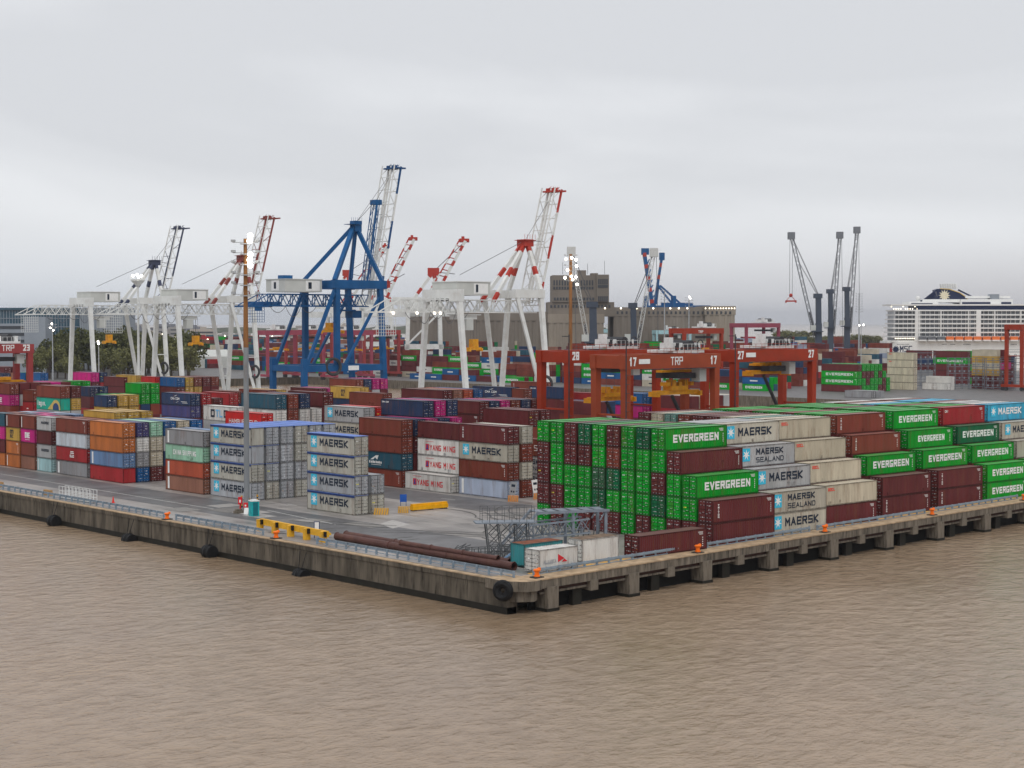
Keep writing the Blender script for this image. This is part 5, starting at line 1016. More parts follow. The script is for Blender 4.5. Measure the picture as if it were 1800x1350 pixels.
farblock(1606, 686, 'the cream reefer pile', ['c c c c:oocl c:oocl'], L=13.2, H=3.1)
farblock(1665, 686, 'the two white reefers', ['w:small', 'w w:small'], L=12.19)
farblock(1700, 676, 'the dark green pile before the ship', ['. . m g:ever m'.replace('.', 'm'), 'g m g m', 'm g m g g', 'g g g m g', 'g d g g g'], L=18, H=3.0)
for (px_, py_, cc) in ((1395, 668, 'mpp mpm mmp mpm'), (1430, 664, 'mmp ppm mpm'), (1345, 672, 'ww ww ww ww'), (1752, 684, 'mmycyc mmmpm mbmpxm bmmpm mmmmb'), (1644, 672, 'semb emm bmmb'), (1628, 664, 'mmmmm mmmmm'), (1540, 640, 'rbk kbo kkr')):
    b, a = G(px_, py_, 0)
    for ci_, c_ in enumerate(cc.split()):
        for ti_, q_ in enumerate(c_): mass_box(b + ci_ * 2.8, b + ci_ * 2.8 + CW, a, a + 12.1, ti_ * 2.75 + .01, ti_ * 2.75 + 2.7, q_)
farblock(1532, 700, 'the low grey pair at the quay edge', ['e', 'e', 'e'], L=12.19, H=2.6)
# steel reefer racks
RACK = mat('rack_galvanised', (0.17, 0.185, 0.21), 0.6)
rx_, ry_ = G(1668, 682, 0)
def rack(px, D, w, h, label):
    x, y = AT(px, D); r = thing('reefer_rack', label, 'rack', (x, y, 0), -TH, 'steel reefer racks on the far quay'); m = MB()
    for i in range(int(w / 3) + 1):
        for j in (0, 2.2): m.beam((i * 3, j, 0.02), (i * 3, j, h), .18)
        m.beam((i * 3, 0, h), (i * 3, 2.2, h), .2)
    for k in range(int(h / 2.8) + 1):
        for j in (0, 2.2): m.beam((0, j, 1 + k * 2.8), (w, j, 1 + k * 2.8), .2); m.beam((0, j, 2.0 + k * 2.8), (w, j, 2.0 + k * 2.8), .1)
    m.build('frame', RACK, r)
    m = MB()
    for k in range(int(h / 2.8)):
        for i in range(0, int(w), 2): m.box(i + .6, i + 1.1, .3, .8, 1.5 + k * 2.8, 2.3 + k * 2.8)
    m.build('plug_boxes', [CONC], r)
rack(1608, 700, 9, 14, 'steel rack of plug boxes beside the cream reefers'); rack(1668, 690, 15, 13, 'long steel rack in front of the green and maroon pile'); rack(1735, 680, 12, 13, 'steel rack under the cruise ship stern quarter'); rack(1775, 720, 10, 14, 'steel rack behind the orange red gantry')
# the dense rest of the far quay and the hidden tiers: one uncountable mass each
def far_row(px0, px1, D, hmax, seed, codes):
    r = random.Random(seed); px = px0
    while px < px1:
        b, a = AT(px, D + r.uniform(-6, 6)); hh = r.randint(max(1, hmax - 2), hmax); ends = r.random() < .35
        if ends:
            for q in range(3):
                h2 = max(1, hh - r.randint(0, 1))
                for t in range(h2): mass_box(b + q * 2.7, b + q * 2.7 + CW, a, a + 12.1, t * 2.75, t * 2.75 + 2.7, r.choice(codes))
            px += 8.1 * .8 * FPX / D
        else:
            for t in range(hh): c_ = r.choice(codes); mass_box(b, b + 12.1, a, a + CW, t * 2.75, t * 2.75 + 2.7, c_); mass_box(b, b + 12.1, a + 2.7, a + 2.7 + CW, t * 2.75, t * 2.75 + 2.7, r.choice(codes))
            px += 12.6 * (math.cos(TH) - (px - 900) / FPX * .66) * FPX / D
MIX = 'mmmmmmmrrrrqbbtBtwcgdxU'
IND = []                                             # the nearest of the far rows are still single containers
def quay_rows(b0, a0, a1, hmax, seed, codes, letter=False):
    """rows lying along the far quay, long sides to the basin."""
    r = random.Random(seed); a = a0
    while a < a1:
        hh = r.randint(max(1, hmax - 2), hmax)
        for q in range(3 if letter else 2):
            for t in range(hh if q == 0 else max(1, hh - r.randint(0, 1))):
                c_ = r.choice(codes); mass_box(b0 + q * 2.7, b0 + q * 2.7 + CW, a, a + 12.15, t * 2.75 + .02, t * 2.75 + 2.72, c_)
                if q == 0 and letter and c_ in 'gBcw': LET.append((b0, a, t * 2.75, c_))
        a += 12.7 if r.random() > .12 else 19
LET = []
quay_rows(522, 430, 830, 5, 3, 'mmmmrrrbBgtcwmg', True)
quay_rows(505, 560, 640, 2, 8, 'gmgBm', True)
for k in range(9): quay_rows(546 + 26 * k, 440 + 12 * k, 900 + 35 * k, 5 + (k > 2), 40 + k, MIX)
for (a, b, D, h, sd) in ((340, 1400, 1080, 6, 5), (330, 1420, 1160, 6, 9), (330, 1540, 1290, 6, 12), (340, 760, 1450, 6, 14), (1400, 1530, 1050, 4, 31), (1290, 1470, 1080, 5, 33), (330, 520, 1000, 3, 40)):
    far_row(a, b, D, h, sd, MIX if sd != 33 else 'mmpkRcb')
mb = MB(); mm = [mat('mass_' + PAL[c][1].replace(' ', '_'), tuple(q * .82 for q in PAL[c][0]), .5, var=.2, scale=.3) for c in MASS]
for k, c in enumerate(MASS):
    for e in MASS[c]: mb.box(*e, k)
for (x_, a_, z_, c_) in LET:
    P = lambda u, v, d: (x_ - .02 - d, a_ + 12.15 - u, z_ + v)
    if c_ == 'g': fit(mb, 'EVERGREEN', P, 1.6, .9, 1.05, 9, .26, len(mm))
    else: rect(mb, P, 4, 8, 1.1, 1.6, 0, len(mm) + (c_ != 'B'))
mm += [WHITE, NAVYL]
tag(mb.build('container_mass', mm), 'dense mass of small stacked containers filling the far terminal and inner rows', 'containers', kind='stuff')

# ---------------------------------------------------------------- light masts
RUSTP = mat('rusty_mast', (0.27, 0.125, 0.045), 0.8, var=0.3, scale=0.8, dirt=(0.12, 0.06, 0.03), dirt_amt=0.7, streak=True)
GALV = mat('galvanised_steel', (0.42, 0.44, 0.46), 0.5, var=0.12, scale=0.8, dirt=(.22, .14, .09), dirt_amt=.3)
def mast(px, D, top, label, split=None, rw=.55, arms=6, lit=True, mm=GALV, head='arms', s=1.0, taper=.5, lows=None):
    x, y = AT(px, D); z = CAMH + (YH - top) * D / FPX; r = thing('light_mast', label, 'light mast', (x, y, 0), -TH)
    m = MB(); zs = split if split else 0
    if split: m.tube((0, 0, 0), (0, 0, zs), rw, 12, 1, r2=rw * .92); m.tube((0, 0, zs), (0, 0, z), rw * .9, 10, 0, r2=rw * taper)
    else: m.tube((0, 0, 0), (0, 0, z), rw, 10, 0, r2=rw * taper)
    m.build('pole', [RUSTP if mm is GALV and split else mm, mat('mast_grey', (.24, .255, .27), .6, var=.2, scale=.6, dirt=(.16, .09, .05), dirt_amt=.6, streak=True)], r)
    m = MB(); lampm = MB()
    if head == 'arms':
        for k in range(arms):
            zz = z - .6 - k * 1.55 * s; m.box(-1.9 * s, 1.9 * s, -.1, .1, zz, zz + .1); m.box(-2.1 * s, -1.5 * s, -.4, .4, zz + .1, zz + .45); m.box(1.5 * s, 2.1 * s, -.4, .4, zz + .1, zz + .45)
            m.box(-.7 * s, .7 * s, -.7, .7, zz - .25, zz - .1)
    else:
        m.tube((0, 0, z - 2.2 * s), (0, 0, z - .3), .3 * s, 8, r2=2.2 * s); m.ring((0, 0, z), (0, 0, 1), 2.2 * s, .16, 16, 5)
        for k in range(8): a = k * .785; m.tube((2.2 * s * math.cos(a), 2.2 * s * math.sin(a), z), (2.2 * s * math.cos(a), 2.2 * s * math.sin(a), z + 1.3), .08, 4)
    m.build('lamp_platform', mm if head != 'arms' else GALV, r)
    if lit:
        for k, (u, v) in enumerate(lit if isinstance(lit, list) else [(-.5, -.5), (.6, -.4), (0, -1.4)]):
            q = MB(); q.box(-.35 * s, .35 * s, -.35, -.1, -.3, .3, 0); q.ball((0, -.45, 0), .42 * s, 10, 1); q.build('floodlight', [GALV, LAMP], r, (u * s, -.5, z + v * s))
    return r
mast(432, 246, 420, 'tall rusty light mast on the quay road beside the silver containers', split=24.5, rw=.43, lit=[(.9, .4), (.8, -.4), (.9, -2.4), (.8, -3.2), (.85, -4.0)], taper=.6)
mast(1003, 620, 447, 'rusty light mast with two bright lamp rings in front of the silo tower', rw=.75, mm=RUSTP, lit=[(-1.5, -1.6), (.3, -1.2), (1.6, -1.8), (1.8, -3.8), (-1.8, -7.4), (.2, -7), (1.6, -7.2), (2, -9.5), (-1, -5), (.6, -8)], s=1.2, taper=.8)
mast(243, 560, 492, 'pale lattice mast with ring of floodlights before the left white cranes', rw=.55, head='ring', lit=[(-1.3, 1.2), (0, 1.5), (1.3, 1.2), (.4, .8)], s=1.1, mm=CRW)
mast(1510, 900, 515, 'slim grey mast with unlit lamp arms behind the green block', rw=.5, lit=False, arms=8, s=.9)
mast(1514, 660, 571, 'short white post with two bright lamps on the far quay', rw=.22, lit=[(-1.3, -.2), (.9, 0)], arms=1, s=.8)
mast(92, 800, 569, 'thin lamp post with pinkish lamps in front of the fluted wall', rw=.35, lit=[(0, 0), (-.8, -2), (.7, -3.2)], arms=2)
mast(1211, 900, 522, 'grey light mast with one bright lamp above the silo roof', rw=.45, lit=[(0, 0), (.6, -.8)], arms=4)
mast(1168, 900, 510, 'unlit grey light mast in front of the silo', rw=.4, lit=False, arms=5)
mast(173, 700, 600, 'small lit lamp post among the trees', rw=.3, lit=[(0, 0), (.2, -1)], arms=1)
# small town and yard lamps in the distance
r_ = random.Random(3); pm_ = MB(); pm_.tube((0, 0, 0), (0, 0, 14), .2, 6); pm_.box(-1, 1, -.1, .1, 13.9, 14.1); post_me = pm_.mesh('pole', [GALV]); q = MB(); q.ball((0, -.3, 14.1), .75, 8); pl_me = q.mesh('lamp', [LAMPW])
for k in range(34):
    px = r_.uniform(130, 480) if k < 24 else r_.uniform(480, 1300); D = r_.uniform(1250, 1900); x, y = AT(px, D); t = thing('street_lamp', 'tiny lit street lamp twinkling in the haze beyond the yard', 'street lamp', (x, y, 0), -TH, 'tiny lit street lamps in the distance'); put('pole', post_me, t); put('lamp', pl_me, t)
# a few vehicles and sheds on the inland ground
def lorry(px, py, label, col=(.8, .8, .78), L=9.0, rz=0.5):
    b, a = G(px, py, 0); r = thing('parked_lorry', label, 'lorry', (b, a, 0), rz); m = MB(); m.box(0, L, 0, 2.5, 1.0, 3.9); m.build('cargo_box', MWH, r); m = MB(); m.prism([(L + .2, .1), (L + 2.2, .1), (L + 2.2, 2.4), (L + .2, 2.4)], .7, 2.9); m.box(L + 2.2, L + 2.25, .3, 2.2, 1.8, 2.6, 1); m.build('cab', [MWH, WIN], r); m = MB(); [m.tube((x, -.05, .5), (x, 2.55, .5), .5, 10) for x in (1.5, 2.8, L - 1, L + 1.2)]; m.build('wheels', DARK, r)
lorry(358, 641, 'long white lorry on the open ground between the white crane legs', L=15, rz=-.7); lorry(408, 638, 'small white van parked near the long white lorry', L=5, rz=-.6); lorry(905, 638, 'pale lorry on the far quay road', L=8, rz=-.7)

# ---------------------------------------------------------------- furniture of the quay edge
RAIL = mat('guardrail_blue_grey', (0.24, 0.30, 0.36), 0.5, var=0.15, scale=1.0, dirt=(.15, .1, .07), dirt_amt=.4)
def guardrail(p, q, label, step=2.0):
    p = Vector((*p, 0)); q = Vector((*q, 0)); L = (q - p).length; rz = math.atan2(q.y - p.y, q.x - p.x); r = thing('guardrail', label, 'guardrail', p, rz, 'guardrails along the quay edges'); n = int(L / step)
    m = MB(); [m.box(k * L / n - .11, k * L / n + .11, -.1, .1, .0, .85) for k in range(n + 1)]; m.build('posts', RAIL, r)
    m = MB(); m.box(0, L, -.16, -.1, .50, .60); m.box(0, L, -.2, -.14, .60, .74); m.box(0, L, -.16, -.1, .74, .84); m.box(0, L, -.14, -.1, .18, .27); m.build('rail', RAIL, r)
guardrail((EA + 1.9, 262), (EA + 1.9, 420), 'guardrail along the quay wall beyond the leftmost tyre fender')
guardrail((EA + 1.9, 210.5), (EA + 1.9, 261.5), 'guardrail along the quay wall in front of the white gangway')
guardrail((EA + 1.9, 184.5), (EA + 1.9, 207.0), 'guardrail section between the orange bollard and the yellow barrier')
guardrail((EA + 2.0, 134.6), (EA + 2.2, 172.5), 'guardrail along the steel pipes towards the corner')
bx = 123.2
for k, e in enumerate((148.5, 176.5, 206, 234, 262, 290)):
    guardrail((bx, BE(bx) + 2.6), (e, BE(e) + 2.6), ['jetty guardrail beside the small white container', 'jetty guardrail below the lone maroon container', 'jetty guardrail in front of the cream slot', 'jetty guardrail under the maroon footed slots', 'jetty guardrail under the green footed slot', 'jetty guardrail at the far end'][k]); bx = e + 1.9
BOLL = mat('bollard_orange', (0.95, 0.19, 0.015), 0.45, var=0.08)
bm = MB(); bm.box(-.75, .75, -.6, .6, 0.0, .14, 1); bm.tube((0, 0, .14), (0, 0, .3), .42, 12); bm.tube((0, 0, .3), (0, 0, .75), .3, 12); bm.tube((0, 0, .75), (0, 0, 1.0), .34, 12, r2=.52); bm.tube((0, 0, 1.0), (0, 0, 1.12), .52, 12, r2=.4); bm.beam((0, 0, .95), (.55, 0, 1.12), .34)
bm.v = [(x * .85, y * .85, z * .85) for x, y, z in bm.v]; bme = bm.mesh('mooring_bollard', [BOLL, mat('bollard_base', (.05, .045, .04), .7)])
for k, (x, y) in enumerate([(EA + .6, 207.3), (EA + .7, 179.6), (122.3, 132.9), (150.2, BE(150) + .7), (177.5, BE(177.5) + .7), (205, BE(205) + .7), (232.8, BE(232.8) + .7)]):
    tag(put('mooring_bollard', bme, None, (x, y, .135), 0), ['orange bollard on the coping in the gap between left guardrails', 'orange bollard on the wall below the yellow barrier', 'orange bollard on the quay corner', 'orange bollard on the jetty below the lone maroon container', 'orange bollard on the jetty under the silver container slot', 'orange bollard on the jetty under the maroon footed slots', 'orange bollard on the jetty under the green footed slot'][k], 'bollard', 'orange mooring bollards')
TYRE = mat('black_fender_rubber', (0.012, 0.012, 0.013), 0.6, var=0.3)
fm = MB(); fm.ring((0, 0, 0), (0, 1, 0), .62, .42, 20, 8); fm.tube((0, -.9, 0), (0, .9, 0), .88, 16); fm.tube((-.2, -.3, .8), (.6, -.3, 3.0), .05, 4); fm.tube((-.2, .3, .8), (.6, 1.1, 3.0), .05, 4); fme = fm.mesh('rubber_fender', [TYRE])
for k, (y, z) in enumerate(((262, -2.9), (239.5, -2.9), (215.5, -3.5), (193.4, -2.9), (171.5, -3.7))):
    tag(put('rubber_fender', fme, None, (EA - .95, y, z)), ['black cylindrical fender on the quay wall at the far left', 'black fender on the wall below the white gangway', 'half sunk black fender on the wall left of the bollard', 'black fender hanging on the wall right of the first bollard', 'half sunk black fender on the wall under the yellow barrier'][k], 'fender', 'rubber fenders on the quay wall')
fm = MB(); fm.ring((0, 0, 0), (.9, .5, 0), .78, .42, 24, 8); fm.ring((0, 0, 0), (.9, .5, 0), .5, .25, 24, 6); tag(fm.build('tyre_fender', TYRE, None, (EA - .75, 133.3, -.85)), 'big black tyre hanging at the rounded quay corner', 'fender')
# painted hazard kerb behind the right-hand rail
hz_ = MB(); b = 124.0; k = 0
OCH = mat('ochre_kerb_paint', (.62, .36, .10), .7, var=.25, scale=2)
while b < 300: y0 = BE(b) + 3.6; hz_.box(b, b + 1.5, y0, y0 + .9, .0, .05, k % 2); b += 1.5; k += 1
tag(hz_.build('hazard_kerb', [OCH, COPE]), kind='structure')

# yellow and black lashing barrier
YB = mat('barrier_yellow', (0.78, 0.42, 0.03), 0.5, var=0.15, scale=1, dirt=(.3, .2, .1), dirt_amt=.4)
b0, a0 = G(441, 933, 0); b1, a1 = G(557, 957, 0); L = math.hypot(b1 - b0, a1 - a0); bt = thing('bumper_barrier', 'long yellow barrier with black blocks behind the guardrail gap', 'barrier', (b0 + 1.4, a0, 0), math.atan2(a1 - a0, b1 - b0))
m = MB(); m.box(0, L, 0, .5, .75, 1.55); m.box(0, L, .5, .8, 1.0, 1.3); m.build('beam', YB, bt)
for k in range(5): m = MB(); x = .3 + k * (L - .8) / 4; m.box(x - .3, x + .3, -.5, .3, 0, 1.5); m.build('post', YB, bt); m = MB(); m.box(x + .32, x + .75, -.25, -.02, .85, 1.5); m.build('rubber_block', TYRE, bt)
# small framed board at its end
def board(px, py, w, h, label, leg=1.0, face=WHITE, cat='sign'):
    b, a = G(px, py, 0); r = thing('sign_board', label, cat, (b, a, 0), -TH); m = MB(); m.box(-w / 2, -w / 2 + .09, -.05, .05, 0, leg + h); m.box(w / 2 - .09, w / 2, -.05, .05, 0, leg + h); m.box(-w / 2, w / 2, -.05, .05, leg + h - .08, leg + h); m.box(-w / 2, w / 2, -.05, .05, leg - .08, leg); m.build('frame', NAVY, r); m = MB(); m.box(-w / 2 + .09, w / 2 - .09, -.03, .03, leg, leg + h - .08); m.build('panel', face, r); return r
board(557, 946, .75, 1.2, 'small white board in dark frame at the end of the yellow barrier')
HB = mat('hazard_orange', (0.80, 0.25, 0.03), 0.6, var=.15); HY = mat('hazard_amber', (0.72, 0.38, 0.03), 0.6, var=.15)
def hazard_block(px, py, label, w=2.2, mm=HY):
    b, a = G(px, py, 0); r = thing('striped_block', label, 'concrete block', (b, a, 0), -TH, 'striped concrete blocks'); m = MB(); n = 6
    m.box(-w / 2, w / 2, 0, .6, 0, .95, 0); 
    for k in range(n): u = -w / 2 + k * w / n; m.quad((u, -.006, 0.02), (u + w / n * .5, -.006, 0.02), (u + w / n, -.006, .93), (u + w / n * .5, -.006, .93), 1)
    m.quad((-w / 2 + .02, .1, .956), (w / 2 - .02, .1, .956), (w / 2 - .02, .5, .956), (-w / 2 + .02, .5, .956), 1); m.build('block', [COPE, mm], r); return r
hazard_block(670, 905, 'amber striped concrete block at the foot of the nearest silver block'); hazard_block(709, 902, 'amber striped concrete block under the blue board', 1.6); hb1 = hazard_block(902, 882, 'orange striped block holding the grey sign by the speckled pile', 1.7, HB); hb2 = hazard_block(947, 878, 'orange striped block holding the white sign beside the green wall', 1.7, HB)
b, a = G(709, 900, 0); r = thing('blue_board', 'plain blue board on two posts above a striped block', 'sign', (b, a, 0.9), -TH); m = MB(); m.box(-.45, -.38, -.05, .05, 0, 1.1); m.box(.38, .45, -.05, .05, 0, 1.1); m.build('posts', NAVY, r); m = MB(); m.box(-.5, .5, -.09, -.05, .6, 1.75); m.build('panel', mat('board_blue', (.02, .10, .42), .5), r)
for px, py, t_, lb in ((900, 880.5, GREYT, 'grey upright number sign leaning against the speckled pile'), (943, 876.5, WHITE, 'white tilted number sign beside the green wall')):
    b, a = G(px, py, 0); r = thing('lane_sign', lb, 'sign', (b, a, .95), -TH); r.rotation_euler = (0, R(8 if px < 920 else -9), -TH); m = MB(); m.box(-.5, .5, -.06, .0, 0, 2.1); m.build('panel', t_, r); m = MB(); m.box(-.3, .3, -.07, -.062, 1.3, 1.7); m.box(-.28, -.05, -.07, -.062, .4, .7); m.box(.08, .3, -.07, -.062, .4, .7); m.build('lettering', NAVYL, r)
# solid yellow beam lying on the deck
b0, a0 = G(726, 899, 0); b1, a1 = G(788, 893.5, 0); yb = thing('yellow_spreader_beam', 'solid yellow steel beam lying on the open deck', 'beam', (b0, a0, 0), math.atan2(a1 - a0, b1 - b0)); L = math.hypot(b1 - b0, a1 - a0)
m = MB(); m.prism([(0, 0), (L, 0), (L, .9), (0, .9)], .15, .75); m.prism([(0.05, .15), (L - .05, .15), (L - .05, .75), (.05, .75)], .75, 1.05); m.build('beam', mat('bright_yellow_steel', (.88, .43, .01), .4), yb); m = MB(); [m.box(x, x + .5, -.02, .92, 0, .16) for x in (.2, L / 2, L - .7)]; m.build('skid', DARK, yb)
# portable toilet, striped posts and fire point at the mast foot
b, a = G(449, 908, 0); pt = thing('portable_toilet', 'turquoise portable toilet with white roof at the rusty mast foot', 'toilet', (b, a, 0), -TH + R(28)); TQ = mat('toilet_turquoise', (.02, .40, .42), .5)
m = MB(); m.box(-.6, .6, 0, 1.3, 0.05, 2.2); m.build('cabin', TQ, pt); m = MB(); m.prism([(-.66, -.06), (.66, -.06), (.66, 1.36), (-.66, 1.36)], 2.2, 2.32); m.prism([(-.4, .2), (.4, .2), (.4, 1.1), (-.4, 1.1)], 2.32, 2.45); m.build('roof', MWH, pt); m = MB(); m.box(.602, .63, .25, 1.05, .2, 2.0); m.box(-.35, .4, -.03, 0, .15, 2.05); m.build('door', mat('toilet_dark_door', (.01, .15, .18), .5), pt)
ps = MB(); [ps.tube((0, 0, k * .3), (0, 0, k * .3 + .3), .13, 10, k % 2) for k in range(6)]; psm = ps.mesh('striped_post', [DARK, HY])
for px, py, lb in ((425, 892, 'yellow and black post left of the mast foot'), (438.5, 896, 'yellow and black post in front of the mast foot'), (452.5, 890, 'yellow and black post behind the turquoise toilet')):
    b, a = G(px, py, 0); tag(put('striped_post', psm, None, (b, a, 0)), lb, 'bollard', 'yellow and black posts round the mast')
for px, py, lb, h in ((422.5, 897, 'tall red fire hydrant post at the mast foot', 2.0), (432, 899, 'short red fire box beside the mast', 1.3)):
    b, a = G(px, py, 0); r = thing('fire_point', lb, 'fire hydrant', (b, a, 0), -TH, 'red fire points'); m = MB(); m.tube((0, 0, 0), (0, 0, h * .6), .12, 8); m.box(-.3, .3, -.2, .2, h * .45, h); m.build('cabinet', mat('fire_red', (.7, .02, .03), .4), r); m = MB(); m.box(-.12, .12, -.23, -.2, h * .6, h * .8); m.build('plate', WHITE, r)
b, a = G(432, 905, 0); r = thing('white_drum', 'white tilted board leaning at the mast foot', 'board', (b, a, 0), -TH); m = MB(); m.beam((0, 0, .05), (.1, .35, 1.0), .7, .06); m.build('panel', WHITE, r)
b, a = G(420, 902, 0); tag((lambda mm: (mm.box(-.7, .7, -.5, .5, 0, .35), mm.box(-.5, .4, -.3, .4, .35, .6), mm)[-1])(MB()).build('rubble_pile', BEAMC, None, (b, a, 0), .3), 'low heap of broken concrete beside the red hydrant', 'rubble')
# white gangway frame lying on the apron
b0, a0 = G(104, 876, 0); b1, a1 = G(160, 885, 0); gw = thing('gangway', 'white steel gangway section with railings lying on the apron', 'gangway', (b0, a0, 0), math.atan2(a1 - a0, b1 - b0)); L = math.hypot(b1 - b0, a1 - a0)
m = MB(); m.box(0, L, 0, 1.1, .15, .35); m.build('deck', MWH, gw)
for y in (0, 1.05):
    m = MB(); [m.beam((k * L / 9, y, .3), (k * L / 9, y, 2.0), .07) for k in range(10)]; [m.beam((0, y, z), (L, y, z), .06) for z in (.8, 1.3, 2.0)]; m.build('railing', MWH, gw)
# timber blocks at far left
for px, py, lb in ((8, 856, 'pale timber block behind the guardrail at the left edge'), (94, 871, 'ochre timber block beside the guardrail near the gangway')):
    b, a = G(px, py, 0); r = tag((lambda mm: (mm.box(0, 2.6, 0, .8, .0, .5), mm.box(.1, 2.4, .1, .6, .5, .85), mm)[-1])(MB()).build('timber_block', mat('timber_ochre', (.42, .26, .12), .8), None, (b, a, 0), R(90)), lb, 'timber', 'timber blocks behind the guardrail')
b, a = G(199, 884, 0); r = thing('traffic_cone', 'small red traffic cone alone on the apron', 'cone', (b, a, 0)); m = MB(); m.box(-.25, .25, -.25, .25, 0, .06); m.tube((0, 0, .06), (0, 0, 1.0), .2, 10, r2=.05); m.build('cone', mat('cone_red', (.75, .04, .03), .5), r)
# long steel pipes
PIPE = mat('maroon_pipe', (0.10, 0.045, 0.038), 0.5, var=.25, scale=.5, dirt=(.16, .08, .05), dirt_amt=.5)
for k, (p, q, rr, lb) in enumerate((((588, 949), (900, 1003), .46, 'long maroon steel pipe nearest the guardrail'), ((604, 945), (893, 995), .42, 'long maroon steel pipe behind the front pipe'), ((700, 969), (872, 998), .3, 'shorter maroon pipe resting on the two long pipes'))):
    p = G(*p, 0); q = G(*q, 0); L = math.hypot(q[0] - p[0], q[1] - p[1]); m = MB(); m.tube((0, 0, 0), (L, 0, 0), rr, 16, cap=False); m.tube((L, 0, 0), (0, 0, 0), rr * .9, 16, cap=False); [m.ring((x, 0, 0), (1, 0, 0), rr + .02, .07, 16, 5) for x in (0.1, L * .33, L * .66, L - .1)]
    tag(m.build('steel_pipe', PIPE, None, (p[0] + .35, p[1], rr if k < 2 else 1.05), math.atan2(q[1] - p[1], q[0] - p[0]), smooth=True), lb, 'pipe', 'long steel pipes along the quay')
# discarded steelwork at the corner
GF = mat('blue_grey_steelwork', (0.22, 0.25, 0.29), 0.55, var=.15); GD = mat('dark_steelwork', (0.11, 0.115, 0.12), 0.6, var=.2)
b, a = G(862, 982, 0); sf = thing('steel_tower_frame', 'grey lattice platform tower standing behind the steel pipes', 'steelwork', (b, a, 0), -TH + R(8))
m = MB()
for i in range(4):
    for j in range(2): m.beam((i * 1.5 + .3 * (i > 1), j * 1.8, 0), (i * 1.5 - .5 + .6 * (i > 1), j * 1.8, 4.2), .14); 
for j in range(2):
    for i in range(3):
        for z in (0.2, 1.5, 2.8): m.beam((i * 1.5, j * 1.8, z), (i * 1.5 + 1.3, j * 1.8, z + 1.3), .09); m.beam((i * 1.5 + 1.3, j * 1.8, z), (i * 1.5, j * 1.8, z + 1.3), .09)
        m.beam((i * 1.5, j * 1.8, 1.4), (i * 1.5 + 1.5, j * 1.8, 1.4), .08)
m.build('lattice_legs', GD, sf); m = MB(); m.box(-1.8, 5.6, -.2, 2.2, 4.2, 4.36); m.build('platform', GF, sf)
m = MB(); [m.beam((-1.0 + k * .9, y, 4.3), (-1.0 + k * .9, y, 6.1), .06) for k in range(8) for y in (-.1, 2.1)]; [m.beam((-1.0, y, z), (5.3, y, z), .05) for z in (5.2, 6.1) for y in (-.1, 2.1)]; m.build('handrail', GD, sf)
b, a = G(925, 972, 0); sb = thing('steel_bridge_frame', 'blue grey steel truss bridge lying behind the corner containers', 'steelwork', (b, a, 0), -TH + R(20))
m = MB(); m.truss((-1.2, 0, 2.4), (8.4, 0, 3.0), .4, 1.7, 9, .16); m.truss((-1.2, 2.6, 2.4), (8.4, 2.6, 3.0), .4, 1.7, 9, .16); m.beam((-2.8, 0, .3), (1.6, 0, 5.0), .28); m.beam((-2.8, 2.6, .3), (1.6, 2.6, 5.0), .28); m.build('truss', GF, sb)
m = MB(); [m.box(1.4 + k * 1.6, 2.5 + k * 1.6, -.2, 2.8, 4.9, 5.0) for k in range(6)]; m.box(1.4, 11.0, -.3, -.05, 4.7, 5.0); m.box(1.4, 11.0, 2.65, 2.9, 4.7, 5.0); m.build('deck', GF, sb)
m = MB(); [m.beam((x, y, 0), (x, y, 5), .32) for x in (6.2, 10.6) for y in (0, 2.6)]; [m.beam((x, y, 3.6), (x + .8, y, 4.9), .15) for x in (6.2, 9.8) for y in (0, 2.6)]; m.build('legs', GF, sb)
m = MB(); [m.beam((6.5 + k * .7, 1.3, 0), (6.9 + k * .7, 1.3, 3.2), .1) for k in range(7)]; m.build('struts', GD, sb)
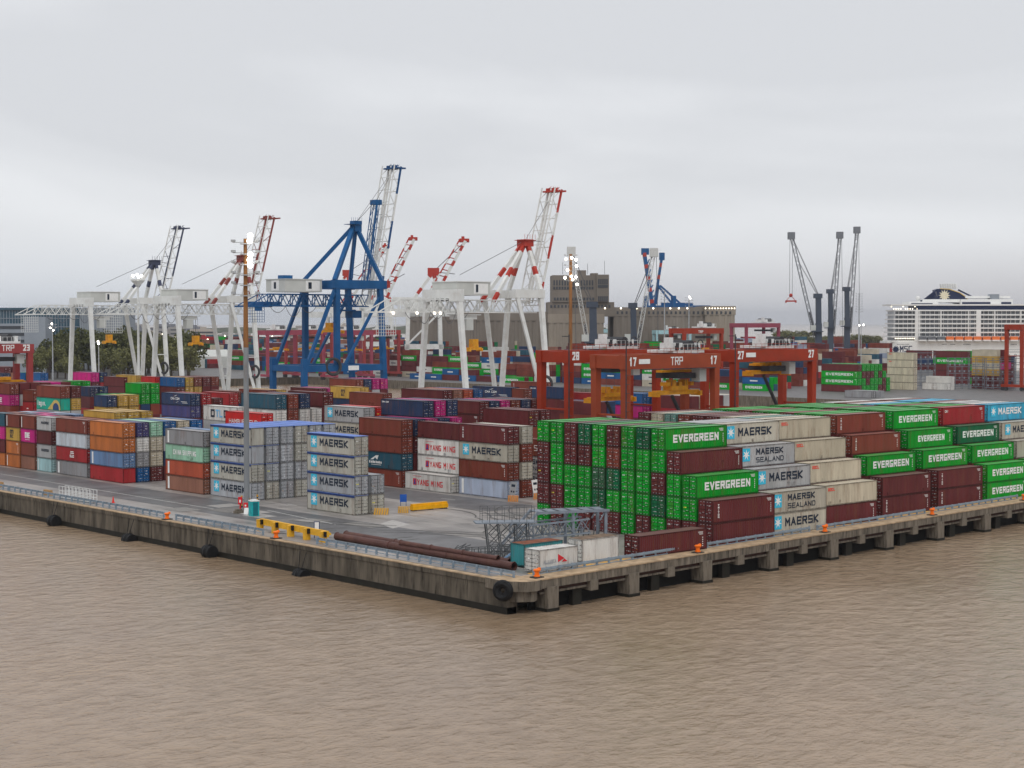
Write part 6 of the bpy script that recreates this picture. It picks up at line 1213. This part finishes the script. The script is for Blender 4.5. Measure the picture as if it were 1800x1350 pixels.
b, a = G(822, 986, 0); sc_ = thing('steel_cage', 'low dark steel cage behind the pipes', 'steelwork', (b, a, 0), -TH + R(12)); m = MB(); [m.beam((k * .8, y, 0), (k * .8, y, 1.4), .1) for k in range(8) for y in (0, 1.5)]; [m.beam((0, y, z), (5.6, y, z), .1) for z in (.1, .8, 1.4) for y in (0, 1.5)]; m.build('cage', GD, sc_)
b, a = G(778, 976, 0); sc2 = thing('scrap_bundle', 'tangled bundle of timber and bent steel behind the pipes', 'scrap', (b, a, 0), -TH + R(10)); r_ = random.Random(4); m = MB(); [m.beam((r_.uniform(0, 1.5), r_.uniform(0, 1.5), r_.uniform(0, .4)), (r_.uniform(1.5, 3.8), r_.uniform(0, 1.5), r_.uniform(.3, 1.2)), .09) for k in range(16)]; m.build('bent_bars', GD, sc2); m = MB(); m.box(-.6, .9, 0, 1, 0, .35); m.box(-.4, 1.1, .2, .9, .35, .7); m.build('timber', MATS['timber_ochre'], sc2)
b, a = G(884, 985, 0); bp_ = tag((lambda mm: (mm.beam((0, 0, .1), (2.2, .2, 1.7), .35, .2), mm.box(1.9, 2.4, -.1, .5, 0, 1.6), mm)[-1])(MB()).build('loading_ramp', mat('ramp_blue', (.2, .33, .5), .5), None, (b, a, 0), -TH), 'pale blue steel ramp leaning beside the teal container', 'ramp')
# far basin edge clutter: low blue-grey crash barrier, posters of graffiti on the far wall
g_ = thing('far_quay_wall', 'low weathered concrete wall along the edge of the far quay', 'wall', (0, 0, 0)); m = MB(); m.box(479.95, 480.6, 292, 700, -4.9, .35); m.build('wall', BEAMC, g_)

# ---------------------------------------------------------------- air
hm = bpy.data.materials.new('haze'); hm.use_nodes = True; t = hm.node_tree; t.nodes.clear(); o_ = nd(t, 'ShaderNodeOutputMaterial'); v_ = nd(t, 'ShaderNodeVolumePrincipled'); v_.inputs['Color'].default_value = (0.80, 0.84, 0.92, 1); v_.inputs['Density'].default_value = 0.00006; v_.inputs['Anisotropy'].default_value = 0.2; t.links.new(v_.outputs[0], o_.inputs['Volume'])
m = MB(); m.box(-6500, 14500, -6500, 14500, -6.5, 130); tag(m.build('haze', hm), kind='stuff')
print('CONTAINERS', NC[0], 'OBJ', len(bpy.data.objects))
